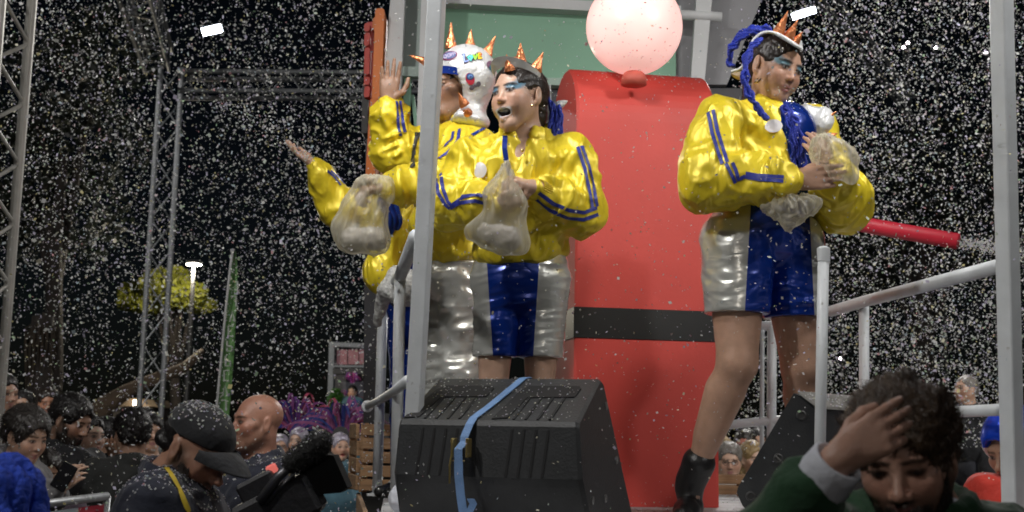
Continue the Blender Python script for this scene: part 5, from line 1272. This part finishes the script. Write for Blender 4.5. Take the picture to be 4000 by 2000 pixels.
# ---- man with his hand on his head, close on the right
D = 2.2
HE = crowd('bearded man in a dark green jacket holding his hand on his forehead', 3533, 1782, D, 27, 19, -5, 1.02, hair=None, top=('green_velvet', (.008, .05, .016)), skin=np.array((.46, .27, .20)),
           stubble=(.03, .018, .014), beardlen=.013, fine=.0036, h=.011, jh=.008, group=None, seed=5, hf=.0034, eyewhite=(.05, .03, .025),  # eye whites coloured dark in place of the shade over the eyes
           J2=dict(neck=(3610, 2040, .05), shR=(3330, 2100, .08), shL=(3900, 2130, .08), elR=(3020, 2120, -.10), wrR=(3285, 1785, -.19)),
           hands={'R': dict(d=(.84, .03, .50), n=(.12, 1, -.1), curl=(.20, .26, .30, .34), thumb=.3, thumb_out=.35, s=.93, spread=.14, fine=.0032)}, collar=True, sl=(.08, .078, .058, .046), cufflen=.085)
t, J, c, R, b, jo = HE; s = 1.02
V, F = hair_shell(c, R, s, h=.005, style='short', thick=.020, amp=.010, seed=9, front=-.006, frx=.066); ho = mk('hair', V, F, HAIR('chestnut_hair', (.060, .036, .020)), t, smooth=True)
VV, FF = strands(V, F, 7000, .026, .0018, 6, lift=.24, dirn=R[:, 0]*.8-R[:, 1]*.5, curl=.5); mk('hair_locks', VV, FF, HAIR('chestnut_hair', (.02,)*3), ho, kind='stuff')
w_ = J['wrR']; e_ = J['elR']; dd_ = nz(w_-e_); mb = MB()
mb.lathe(w_-dd_*.075, dd_, [(.042, -.015), (.046, .0), (.049, .02), (.047, .05), (.044, .066), (.041, .068), (.037, .066), (.036, .02)], 30, .03); mb.out('shirt_cuff', mat('white_cotton', (.62, .64, .70), .8, bump=.4, bscale=40, var=.1), t, smooth=True)
MB().lathe(J['neck']+Z*.005+J['f']*.01, Z+J['f']*-.2, [(.078, -.02), (.080, 0), (.074, .035), (.070, .036), (.072, 0)], 24, .02).out('shirt_collar', MATS['white_cotton'], t, smooth=True)
# ---- cap man and bald man on the left
D = 3.3
t, J, c, R, b, jo = crowd('bearded man in a dark cap bowed over a video camera', 776, 1752, D, -66, 33, 0, 1.0, hair=('short', 'black_hair', (.012, .010, .010), -.002), top=('navy_jacket', (.012, .015, .03)), skin=np.array((.40, .22, .15)),
          stubble=(.05, .04, .035), beardlen=.028, fine=.0042, h=.012, jh=.008, group='camera crew', seed=11, body_yaw=-70, hood=False,
          J2=dict(neck=(668, 1880, .02), shR=(600, 1985, -.14), shL=(690, 1975, .20), elR=(560, 2160, -.20), wrR=(770, 2140, -.16), elL=(760, 2150, .1), wrL=(900, 2060, .05)), hands={'R': dict(d=(.8, 0, .2), n=(.2, .3, -.6), curl=(.6,)*4), 'L': dict(d=(.8, 0, .3), n=(.2, .1, -.7), curl=(.6,)*4)}, chest=(.23, .16))
S = Field(.005)
def p(x, y, z): return c+R@(np.array((x, y, z))*1.0)
S.el(p(0, -.016, .040), np.array((.084, .104, .078)), R, .02); S.half(p(0, 0, .030), nz(-R[:, 2]+R[:, 1]*.12), c-.4, c+.4, .006)
V, F = S.mesh(); V = folds(V, F, .002, 3, (20, 20, 20)); co = mk('cap_crown', V, F, CLOTH('black_cap', (.012, .013, .016)), t, smooth=True); SETTLE.append((V, F, 330, .0075))
V = []; F = []; n = 14
for i in range(n+1):
    a = RAD(-78+156*i/n)
    for j in range(5):
        f = j/4; V.append(p(math.sin(a)*(.076+.012*f), .04+math.cos(a)*(.055+.085*f*max(.15, math.cos(a*.8))), .042+.006*math.cos(a)-.022*f*f-.016*math.sin(a)**2))
for i in range(n):
    for j in range(4): k = i*5+j; F.append((k, k+1, k+6, k+5))
nv = len(V); mk('cap_brim', V+[v+R[:, 2]*.004 for v in V], F+[tuple(x+nv for x in f[::-1]) for f in F], CLOTH('black_cap', (.01,)*3), co, smooth=True)
SETTLE.append((b[0], b[1], 1500, .0075))
bb = bvh(*b); mb = MB(); surf_ribbon(bb, [(622, 1795), (650, 1830), (680, 1880), (705, 1930), (735, 2000)], .014, mb, .005)
if mb.V: mb.out('yellow_strap', mat('yellow_strap', (.5, .36, .01), .6), t)
t, J, c, R, b, jo = crowd('bald man in a dark top facing left behind the cap man', 1003, 1648, 5.0, 58, 0, 0, 1.0, male=True, hair=None, top=('navy_jacket', (.012, .015, .03)), skin=np.array((.42, .21, .145)), stubble=(.30, .16, .11), fine=.0048, group='camera crew', seed=13, body_yaw=40, collar=True,
                          J2=dict(neck=(1015, 1800, .03)))
SETTLE.append((b[0], b[1], 420, .009))
# ---- video camera with furry microphone
D = 3.1
t = thing('video_camera', 'black shoulder video camera with furry microphone, dusted with confetti', 'video camera', u(1080, 2080))
CB = mat('camera_body', (.022, .022, .025), .5, var=.3, vscale=30, bump=.2, bscale=80)
ax = nz(u(1330, 1840, .0)-u(1040, 1990, .0)); sd = nz(np.cross(ax, (0, 1, .1))); up = np.cross(sd, ax); Rm = np.stack([ax, np.cross(up, ax)*-1, up], 1)
Rm = np.stack([ax, nz(np.cross(up, ax)), up], 1)
MB().box(u(1090, 1985, .02), (.11, .055, .05), Rm, .012).out('body', CB, t)
MB().box(u(1010, 1905, .02), (.05, .03, .025), Rm, .008).out('viewfinder', CB, t)
P = [u(1228, 1772), u(1302, 1778), u(1358, 1905), u(1330, 1925), u(1210, 1935), u(1165, 1850)]
MB().prism(P, (0, .10, 0)).out('lens_hood', mat('hood_black', (.006, .006, .007), .8), t)
MB().tube([u(1120, 1930, .03), u(1210, 1880, .04)], .035, 16).out('lens_barrel', CB, t, smooth=True)
S = Field(.005); S.rc(u(1150, 1805, -.02), u(1248, 1728, -.02), .025, .030, .02); V, F = S.mesh(); V = folds(V, F, .004, 8, (40, 40, 40)); m_ = mk('microphone_windshield', V, F, mat('grey_fur', (.05, .05, .05), .9, var=.4, vscale=60, bump=1, bscale=120), t, smooth=True)
SETTLE.append((V, F, 120, .008))
VV, FF = strands(V, F, 1600, .014, .0016, 3, lift=.7, curl=.6); mk('windshield_fur', VV, FF, MATS['grey_fur'], m_, kind='stuff')
MB().tube([u(1150, 1805, -.02), u(1085, 1865, -.03), u(1015, 1960, -.03)], [.013, .013, .014], 10).out('microphone_tube', mat('dark_alu', (.12, .12, .13), .35, .7), t, smooth=True)
MB().tube([u(1150, 1850, -.03), u(1085, 1910, -.03), u(1040, 1970, -.03)], .006, 8).out('handle', mat('dark_alu', (.1,)*3), t, smooth=True)
MB().box(u(1062, 1832, .03), (.014, .012, .006), Rm, .004).out('tally_light', mat('red_tally', (.5, .05, .05), .4, emit=(1, .25, .2), estr=.5), t)
cc_ = u(1090, 1985, .02)+up*.052; q4_ = [cc_+ax*(x*.105)+Rm[:, 1]*(y*.05) for x, y in ((-1, -1), (1, -1), (1, 1), (-1, 1))]
SETTLE.append((np.array(q4_), np.array([[0, 1, 2, 3]]), 200, .009, -2)); cc_ = u(1010, 1905, .02)+up*.027
q4_ = [cc_+ax*(x*.05)+Rm[:, 1]*(y*.03) for x, y in ((-1, -1), (1, -1), (1, 1), (-1, 1))]; SETTLE.append((np.array(q4_), np.array([[0, 1, 2, 3]]), 70, .008, -2))
# ---- blue wig, close at the lower left
D = 2.5
t, J, c, R, b, jo = crowd('reveller in a shaggy bright blue wig at the lower left corner', -120, 2050, D, 170, 0, 0, 1.0, hair=None, h=.012, fine=.008, top=('blue_coat', (.01, .02, .12)), group=None, seed=17)
rr = random.Random(4)
for i in range(26):
    a = rr.uniform(0, 6.28); el_ = rr.uniform(.1, 1.5); p0 = c+np.array((math.cos(a)*.05, math.sin(a)*.05, .09)); d_ = np.array((math.cos(a), math.sin(a), 0))
    P = bz([p0-d_*.05+Z*.02, p0+d_*.05+Z*(.03*rr.random()), p0+d_*.08-Z*.06, p0+d_*(.09+.02*rr.random())-Z*.15, p0+d_*.09-Z*(.22+.1*rr.random())], 5)
    MB().tube(P, [.022+.006*math.sin(j*1.3+i) for j in range(len(P))], 8).out('wig_lock', mat('blue_wig', (.015, .07, .60), .7, var=.4, vscale=40, bump=1, bscale=90), t, smooth=True)
# ---- spectators on the left
LS = SK1*.9
A1 = crowd('spectator with speckled dark hair in a grey hooded jacket holding up a phone', 105, 1700, 5.6, -62, 18, 0, 1.0, male=False, hair=('short', 'speckled_hair', (.03, .025, .022), .022), top=('grey_jacket', (.16, .155, .16)), skin=LS, hood=True, seed=21, body_yaw=-55,
           J2=dict(neck=(62, 1815, .02), shR=(20, 1870, -.12), elR=(90, 1985, -.22), wrR=(232, 1905, -.32), shL=(120, 1880, .15), elL=(150, 1990, .1), wrL=(225, 1920, -.1)), hands={'R': dict(d=(.7, -.1, .6), n=(.4, .6, .2), curl=(.5, .5, .6, .6))}, fine=.006)
SETTLE.append((A1[4][0], A1[4][1], 60, .009))
tt = thing('phone', 'small dark phone in the grey-jacketed spectator\'s hand', 'phone', U(250, 1870, 5.25)); MB().box(U(250, 1862, 5.25), (.035, .006, .06), np.array(Matrix.Rotation(.5, 3, 'Y')), .004).out('case', mat('phone_black', (.01, .01, .012), .25), tt)
A2 = crowd('bearded dark-haired man in a black jacket looking down among the spectators', 282, 1640, 6.3, -70, 22, 0, 1.02, hair=('short', 'black_hair', (.012, .010, .010), .018), seed=23, stubble=(.04, .03, .025), beardlen=.02, skin=SK2*.9, fine=.006, J2=dict(neck=(240, 1755, .03)))
SETTLE.append((A2[4][0], A2[4][1], 90, .009))
A3 = crowd('pale-faced woman with long dark hair and a yellow scarf facing right', 345, 1700, 6.7, -60, 3, 0, .95, male=False, hair=('long', 'black_hair', (.012, .010, .010), .012), seed=25, skin=np.array((.5, .34, .26)), fine=.006)
c_ = A3[1]['neck']; S = Field(.008); n = 10
for i in range(n):
    a0, a1 = 2*math.pi*i/n, 2*math.pi*(i+1)/n; S.rc(c_+np.array((math.cos(a0)*.09, math.sin(a0)*.09, .02)), c_+np.array((math.cos(a1)*.09, math.sin(a1)*.09, .02)), .025, .025, .01)
V, F = S.mesh(); mk('scarf', V, F, CLOTH('mustard_scarf', (.35, .22, .02)), A3[0], smooth=True)
crowd('spectator with cropped dark hair seen from behind in front of the truss tower', 515, 1690, 6.4, 150, 0, 0, 1.05, hair=('short', 'black_hair', (.012, .010, .010), .014), top=('charcoal_coat', (.025, .027, .026)), seed=27, skin=SK2*.8)
crowd('spectator in a dark jacket with raised arm left of the truss tower', 425, 1715, 7.2, -100, 0, 0, 1.0, hair=('short', 'black_hair', (.012,)*3, .016), top=('slate_coat', (.03, .036, .045)), seed=29, J2=dict(elR=(430, 1840, -.2), wrR=(440, 1780, -.3)))
crowd('tall spectator in a dark coat just behind the truss tower', 585, 1690, 8.0, -30, 0, 0, 1.0, hair=('short', 'black_hair', (.012,)*3, .014), top=('charcoal_coat', (.02,)*3), seed=31)
crowd('background spectator with reddish face above the speckled-haired one', 190, 1575, 10.5, -20, 5, 0, 1.05, hair=('short', 'dark_brown_hair', (.02,)*3, .010), top=('brown_coat', (.06, .035, .02)), skin=np.array((.36, .17, .10)), seed=33)
crowd('background spectator at the left edge with dark cap of hair', 12, 1535, 8.0, -60, 5, 0, 1.05, hair=('short', 'black_hair', (.012,)*3, .012), top=('brown_coat', (.05,)*3), seed=35)
crowd('background spectator between the two dark-haired men, far back', 92, 1580, 11.0, -10, 0, 0, 1., hair=('short', 'black_hair', (.012,)*3, .014), top=('charcoal_coat', (.02,)*3), seed=36)
crowd('background spectator in an olive jacket near the leaning tree', 560, 1640, 12., 20, 0, 0, 1., hair=('short', 'black_hair', (.012,)*3, .012), top=('olive_coat', (.05, .055, .03)), seed=37)
crowd('child in a knitted hat in front of the phone-holding spectator', 170, 1850, 5.9, -40, 10, 0, .92, male=False, hair=('short', 'dark_brown_hair', (.02,)*3, .016), top=('purple_grey_coat', (.10, .07, .10)), seed=38)
t = thing('crowd_barrier', 'grey crowd barrier with red and white advertising board', 'barrier', G(280, 5.2, 0))
a, b_ = U(150, 1992, 5.1), U(418, 1938, 5.5); dr = nz((b_-a)*np.array((1, 1, .0))); a = a-dr*.5
MB().tube([a, b_], .019, 10).out('top_tube', mat('galvanised', (.42, .44, .46), .45, .5, var=.2), t, smooth=True)
for f in (0., 1.): q_ = a+(b_-a)*f; MB().tube([q_, (q_[0], q_[1], .0)], .017, 8).out('leg', MATS['galvanised'], t, smooth=True)
def board(f0, f1, m, nm): 
    q0 = a+(b_-a)*f0; q1 = a+(b_-a)*f1; MB().prism([q0-Z*.035, q1-Z*.035, q1-Z*.8, q0-Z*.8], (0, .012, 0)).out(nm, m, t)
board(.02, .56, mat('white_board', (.6, .6, .62), .5, var=.1), 'white_panel'); board(.562, .80, mat('pale_blue_board', (.42, .5, .55), .5, var=.1), 'pale_panel'); board(.802, .985, mat('red_board', (.5, .05, .08), .5, var=.1), 'red_panel')
# ---- feathered dancers
def feathers(label, cpx, cpy, D_, n, rad, spread, seed, cols, tilt=0.):
    t = thing('feather_headdress', label, 'headdress', U(cpx, cpy, D_), 'feather headdresses'); r = random.Random(seed); o = U(cpx, cpy, D_)
    for i in range(n):
        f = (i+.5)/n; a = RAD(-spread+2*spread*f+tilt)+r.uniform(-.08, .08); L = rad*r.uniform(.75, 1.1); dx = math.sin(a); dz = math.cos(a); back = r.uniform(-.1, .2)
        P = bz([o+np.array((dx*.08, .02, dz*.08)), o+np.array((dx*L*.55, back, dz*L*.75)), o+np.array((dx*L*.95, back*1.4, dz*L*.82)), o+np.array((dx*L*1.25, back*1.6, dz*L*.62-.03))], 5)
        wv = [np.cross(nz((dx, .1, dz)), (0, 1, 0))*(.022*math.sin(math.pi*min(.98, .12+.86*j/(len(P)-1)))+.004) for j in range(len(P))]
        cl = cols[r.randrange(len(cols))]; ribbon(P, wv, .003, 'feather', mat('feather_%d_%d_%d' % tuple(int(x*99) for x in cl), cl, .8, var=.35, vscale=40, trans=.3), t)
    return t
FC = [(.13, .04, .22), (.04, .04, .24), (.34, .05, .10), (.22, .06, .22), (.03, .05, .22), (.28, .08, .20)]
for (lb, px, py, dd, yw, sk, hl, fx, fy, n, rad) in (('smiling dancer under a silver cap and violet feathers', 1165, 1722, 11.5, 18, SK1, 'violet and red feather headdress of the smiling dancer', 1150, 1680, 46, .40),
                                              ('dancer with arms raised under blue and crimson feathers', 1330, 1745, 11., -25, SK2, 'blue and crimson feather headdress beside the wooden crate', 1330, 1700, 50, .40),
                                              ('dancer half hidden behind the bald man under purple plumes', 1096, 1745, 12.4, -10, SK2, 'purple feather headdress behind the bald man\'s head', 1100, 1700, 36, .38)):
    A = crowd(lb, px, py, dd, yw, 0, 0, 1., male=False, hair=('long', 'black_hair', (.012,)*3, .008), top=('teal_sequin', (.05, .12, .16)), skin=sk, seed=px, group='feathered dancers', mouth=.5, lips=(.4, .06, .06), J2=dict(elL=(px+60, py+90, -.1), wrL=(px+85, py+10, -.2)) if px != 1096 else None)
    V, F = hair_shell(A[2], A[3], 1., h=.007, style='none', thick=.014, amp=.001, frx=.08); hdp = feathers(hl, fx, fy, dd+.02, n, rad, 78, px, FC)
    mk('silver_cap', V, F, mat('sequin_silver', (.45, .42, .5), .3, .6, bump=1, bscale=90), hdp, smooth=True)
# ---- far float with a plumed dancer
D = 24
t = thing('far_float', 'distant carnival float with a pink panelled front and dark frame', 'carnival float', G(1400, D, 0))
FR = mat('far_frame', (.20, .22, .25), .6, var=.2)
slab([(1285, 1335, D), (1500, 1345, D), (1500, 1362, D), (1285, 1352, D)], .3, 'top_beam', FR, t); slab([(1285, 1352, D), (1306, 1352, D), (1296, 1640, D), (1276, 1640, D)], .3, 'frame_post', FR, t)
for i in range(4): slab([(1316+i*44, 1364, D+.1), (1356+i*44, 1365, D+.1), (1355+i*44, 1424, D+.1), (1315+i*44, 1423, D+.1)], .06, 'pink_panel', mat('pink_panel', (.34, .16, .19), .6, var=.3), t)
slab([(1302, 1426, D), (1495, 1428, D), (1495, 1436, D), (1302, 1434, D)], .2, 'panel_rail', FR, t)
slab([(1300, 1438, D-.05), (1495, 1440, D-.05), (1495, 1462, D-.05), (1300, 1460, D-.05)], .4, 'dark_valance', mat('booth_dark', (.05,)*3), t)
slab([(1302, 1464, D+.6), (1500, 1464, D+.6), (1500, 1640, D+.6), (1302, 1640, D+.6)], .1, 'back_wall', mat('far_wall', (.13, .13, .16), .7, var=.3), t)
slab([(1260, 1612, D-.6), (1520, 1615, D-.6), (1520, 1720, D-.6), (1260, 1720, D-.6)], 2., 'deck', mat('booth_dark', (.05,)*3), t)
zf = U(1380, 1612, D)[2]
A = crowd('tiny plumed dancer standing on the distant float', 1376, 1530, D-.3, 10, 0, 0, 1.05, floor=zf-.9, male=False, hair=('long', 'black_hair', (.012,)*3, .008), top=('teal_sequin', (.05,)*3), seed=77, group='feathered dancers', h=.02, fine=.012, jh=.02, legs=False)
feathers('upright magenta plume on the tiny far dancer', 1376, 1512, D-.3, 16, .33, 26, 5, [(.55, .08, .45), (.3, .08, .5), (.6, .12, .4)])
feathers('blue and violet shoulder plumes of the tiny far dancer', 1360, 1560, D-.25, 18, .26, 85, 6, FC)
t = thing('potted_shrub', 'green shrub at the corner of the distant float', 'shrub', U(1312, 1610, D-.3)); V, F = leaf_cloud(900, [(U(1312, 1560, D-.3), (.16, .15, .22)), (U(1318, 1590, D-.3), (.13, .12, .15))], .04, 9); mk('foliage', V, F, mat('shrub_leaf', (.06, .18, .03), .6, var=.4, trans=.3), t, kind='stuff')
MB().tube([U(1312, 1640, D-.3), U(1312, 1560, D-.3)], .03, 6).out('stem', MATS['bark'], t)
# ---- people on the right and behind the float
t, J, c, R, b, jo = crowd('grey-haired man in black facing left behind the right handrail', 3772, 1520, 10.5, 68, -4, 0, 1.0, floor=.55, hair=('short', 'grey_hair', (.20, .18, .16), .006), skin=SK2, seed=41, fine=.005)
tp_ = thing('viewing_platform', 'low dark viewing platform behind the right handrail', 'platform', (c[0], c[1], 0)); MB().box((c[0], c[1], .27), (1.2, .8, .27), None, .01).out('platform_box', mat('booth_dark', (.05,)*3), tp_)
crowd('background spectator with orange hat behind the foreground man\'s hair', 3660, 1575, 10.8, 20, 0, 0, 1., floor=.55, hair=('short', 'ginger_hair', (.25, .09, .02), .016), top=('orange_coat', (.2, .07, .02)), seed=43)
D = 4.2
t, J, c, R, b, jo = crowd('reveller in a red jacket and blue-silver helmet at the right edge', 3962, 1752, D, 60, 22, 0, 1.0, hair=None, top=('red_shiny_jacket', (.50, .03, .015)), skin=SK3, seed=45, group=None, jh=.008, J2=dict(shR=(3870, 1940, -.02)))
hd = thing('spiked_helmet', 'silver and blue helmet with an orange spike at the right edge', 'helmet', c, 'spiked headpieces')
V, F = hair_shell(c, R, 1.07, h=.006, style='none', thick=.020, amp=.001, frx=.064); cen = V[F].mean(1); L = hloc(cen, c, R, 1.07)
(v1, f1), (v2, f2) = split_faces(V, F, (L[:, 2] > .030)); mk('helmet_shell', v2, f2, FOIL(), hd, smooth=True); mk('blue_band', v1, f1, mat('bright_blue_foil', (.01, .06, .6), .25, .4), hd, smooth=True)
cone_spike(hd, u(3968, 1630), u(3974, 1505), .022)
SETTLE.append((b[0], b[1], 40, .009))
for (lb, px, py, dd, yw, col, sk, hr) in (('spectator in glasses with grey hair seen between the dancer\'s legs', 2848, 1800, 8.2, 5, ('pale_coat', (.30, .27, .24)), SK1, ('short', 'grey_hair', (.2,)*3, .012)),
                                     ('red-faced spectator seen right of the dancer\'s calf', 2908, 1740, 9.5, 20, ('tan_coat', (.28, .17, .09)), np.array((.45, .17, .12)), ('short', 'dark_brown_hair', (.02,)*3, .010)),
                                     ('blond spectator low beside the end-on stage monitor', 2942, 1792, 8.6, -20, ('tan_coat', (.28,)*3), SK1, ('long', 'blond_hair', (.32, .22, .10), .014)),
                                     ('spectator with fair hair against the red pillar\'s edge', 2818, 1755, 10.5, -15, ('pale_coat', (.3,)*3), SK1, ('short', 'blond_hair', (.32, .22, .10), .012)),
                                     ('dark-haired spectator behind the red-faced one', 2962, 1722, 11.5, 0, ('charcoal_coat', (.02,)*3), SK2, ('short', 'black_hair', (.012,)*3, .012))):
    A = crowd(lb, px, py, dd, yw, 5, 0, 1., hair=hr, top=col, skin=sk, seed=px, fine=.005)
    if 'glasses' in lb:
        mb = MB(); c_, R_ = A[2], A[3]
        for g in (-1, 1): mb.tube([c_+R_@np.array((g*.032+.019*math.cos(k*.524), .099, -.002+.017*math.sin(k*.524))) for k in range(13)], .002, 5)
        mb.tube([c_+R_@np.array((-.012, .1, 0)), c_+R_@np.array((.012, .1, 0))], .002, 5); mb.out('glasses', mat('ink', (.01,)*3), A[0])
# ---- white lumpy bag tied to the left handrail, roll of cloth on the deck
t = thing('white_sack', 'lumpy white sequined sack tied to the left handrail', 'sack', U(1565, 1180, 5.2)); S = Field(.007)
for (x, y, r) in ((1520, 1130, .05), (1560, 1100, .06), (1600, 1110, .065), (1570, 1150, .055), (1610, 1150, .05), (1550, 1062, .025)): S.el(U(x, y, 5.25), (r, r, r*.85), None, .04)
S.rc(U(1500, 1150, 5.3), U(1475, 1260, 5.4), .03, .018, .03)
V, F = S.mesh(); V = folds(V, F, .006, 5, (18, 18, 18)); mk('cloth', V, F, mat('white_sequin', (.6, .6, .58), .6, var=.45, vscale=70, bump=1, bscale=60), t, smooth=True)
t = thing('white_bundle', 'white cloth bundle on the deck behind the strapped monitor', 'bundle', G(1565, 4.6, DK)); S = Field(.007); q_ = G(1570, 4.62, DK); S.el(q_+Z*.05, (.05, .06, .055), None, .02); S.el(q_+Z*.09+np.array((.03, .02, 0)), (.045, .05, .05), None, .03); V, F = S.mesh(); V = folds(V, F, .006, 6, (20, 20, 20)); mk('cloth', V, F, mat('white_cotton', (.6,)*3), t, smooth=True)
# ------------------------------------------------------------------ paper confetti
def flakes(P, N, size, rng):
    n = len(P); N = N/np.linalg.norm(N, axis=1)[:, None]; a = rng.normal(size=(n, 3)); a -= N*(a*N).sum(1)[:, None]; a /= np.linalg.norm(a, axis=1)[:, None]; b = np.cross(N, a)
    sx = size*rng.uniform(.55, 1.1, n); sy = size*rng.uniform(.35, .8, n); V = np.empty((n, 4, 3))
    for k, (x, y) in enumerate(((-1, -.7), (.6, -1), (1, .7), (-.6, 1))): V[:, k] = P+a*(sx*x*.5)[:, None]+b*(sy*y*.5)[:, None]
    F = np.arange(n*4).reshape(n, 4)
    pal = .72*np.array([(.80, .80, .80), (.78, .80, .76), (.72, .80, .70), (.80, .78, .60), (.78, .66, .70), (.60, .72, .80), (.50, .70, .45), (.80, .72, .35), (.75, .40, .42), (.66, .62, .80)])
    pr = np.array([.42, .18, .1, .1, .06, .06, .035, .03, .015, .22]); C = pal[rng.choice(len(pal), n, p=pr/pr.sum())]
    return V.reshape(-1, 3), F, np.repeat(C, 4, axis=0)
rng = np.random.default_rng(3); P = []; SZ = []
def spray(n, x0, x1, y0, y1, d0, d1, dens, size=.0150):
    k = 0
    while k < n:
        m_ = 4000; x = rng.uniform(x0, x1, m_); y = rng.uniform(y0, y1, m_); d_ = d0+(d1-d0)*rng.random(m_)**.8
        cl = vnoise(np.stack([x/170, y/170, d_*.6], 1), 5)*.5+.75
        keep = rng.random(m_) < dens(x, y)*np.clip(cl, .15, 1.2)
        for xx, yy, d2 in zip(x[keep], y[keep], d_[keep]): P.append(U(xx, yy, d2)); SZ.append(size*min(2.2, math.exp(rng.normal()*.33))); k += 1
spray(27000, -500, 1500, -500, 1620, 6.3, 11, lambda x, y: np.clip(1.15-np.clip((y-700)/1000, 0, 1)*.95, .08, 1)*np.where(x < 120, .75, 1))
spray(32000, 2860, 4500, -500, 1750, 6.6, 11, lambda x, y: np.clip(1.1-np.clip((y-1150)/600, 0, 1)*.7, .1, 1)*np.clip((x-2700)/500, .35, 1))
spray(1700, 2800, 3900, 1250, 1750, 7.0, 9.5, lambda x, y: np.ones_like(x))
spray(330, 1400, 3300, 0, 2000, 3.4, 5.0, lambda x, y: np.ones_like(x), .0065)
spray(330, -200, 1500, 900, 2000, 3.6, 6, lambda x, y: np.ones_like(x), .010)
spray(450, 3000, 4200, 0, 1600, 3.4, 6, lambda x, y: np.ones_like(x), .009)
# the throw leaving the outstretched hand, and the jet leaving the cannon
for i in range(420):
    f = rng.random()**1.3; P.append(U(1215-f*330+rng.normal()*10*(1+4*f), 622-f*230+rng.normal()*9*(1+5*f), 5.5+rng.normal()*.12)); SZ.append(.012)
for i in range(1500):
    f = rng.random()**.9; P.append(U(3745+f*520+rng.normal()*8, 945+f*85+rng.normal()*(8+34*f), 5.5-f*.3+rng.normal()*.1*(1+f))); SZ.append(.012)
P = np.array(P); V, F, C = flakes(P, rng.normal(size=P.shape), np.array(SZ), rng)
PAPER = mat('paper_confetti', (.8,)*3, .7, attr=True, trans=.35)
mk('airborne_confetti', V, F, PAPER, kind='stuff', cols=C, label='cloud of pale paper confetti falling through the night air', cat='confetti')
VV = []; FF = []; CC = []; k = 0
def settle(V, F, n, size, zmin=.25, lim=None):
    global k
    V = np.asarray(V, float); F = np.asarray(F); nn = np.cross(V[F[:, 2]]-V[F[:, 0]], V[F[:, 3]]-V[F[:, 1]]); A = np.linalg.norm(nn, axis=1)+1e-12; nn = nn/A[:, None]; flip = nn[:, 2] < 0
    cen = V[F].mean(1); w_ = A*np.clip(nn[:, 2]-zmin, 0, 1)
    if lim is not None: w_ = w_*lim(cen)
    if w_.sum() <= 0: return
    i = rng.choice(len(F), n, p=w_/w_.sum()); a, b = rng.random(n)[:, None], rng.random(n)[:, None]
    p = V[F[i, 0]]*(1-a)*(1-b)+V[F[i, 1]]*a*(1-b)+V[F[i, 2]]*a*b+V[F[i, 3]]*(1-a)*b
    v, f, c_ = flakes(p+nn[i]*.003, nn[i]+rng.normal(size=(n, 3))*.18, size, rng); VV.append(v); FF.append(f+k); CC.append(c_); k += len(v)
for (a, b, n, sz, *zz_) in SETTLE: settle(a, b, n, sz, *zz_)
tp4 = [on_top(-.30, .0), on_top(.27, .0), on_top(.29, 1.), on_top(-.31, 1.)]; settle(np.array(tp4), np.array([[0, 1, 2, 3]]), 330, .0065)
q4 = np.array([sp(-.29, .285, .488), sp(.29, .285, .488), sp(.29, .325, .488), sp(-.29, .325, .488)]); settle(q4, np.array([[0, 1, 2, 3]]), 90, .0065)
settle(np.array([tp[0]+np.array((.01, 0, .005)), tp[1]+np.array((.01, 0, .005)), tp[1]+ext2*.9+np.array((0, 0, .005)), tp[0]+ext2*.9+np.array((0, 0, .005))])[[0, 3, 2, 1]] if False else np.array([tp[1]+np.array((.01, 0, .005)), tp[1]+ext2*.9+np.array((0, 0, .005)), tp[0]+ext2*.9+np.array((0, 0, .005)), tp[0]+np.array((.01, 0, .005))]), np.array([[0, 1, 2, 3]]), 160, .008, -1)
fx0 = FLn[0]+.05; settle(np.array([(fx0, 3.8, DK), (2.5, 3.8, DK), (2.5, 7.4, DK), (fx0+.1, 7.4, DK)]), np.array([[0, 1, 2, 3]]), 5200, .012)
th0 = [RAD(a) for a in np.linspace(55, 125, 8)]; cb_ = FLc*np.array((1, 1, 0))
va = np.array([cb_+ex*x+ey*(Dp/2-Dp/2*math.cos(a_))+Z*(zs+Dp/2*math.sin(a_)) for a_ in [RAD(v) for v in np.linspace(38, 130, 12)] for x in (.02, Wd-.02)]); fa = np.array([[2*i, 2*i+1, 2*i+3, 2*i+2] for i in range(11)])
settle(va, fa, 330, .0105, .6)
mk('settled_confetti', np.concatenate(VV), np.concatenate(FF), PAPER, kind='stuff', cols=np.concatenate(CC), label='paper confetti settled on the deck, speakers, pillar, cap and jackets', cat='confetti')
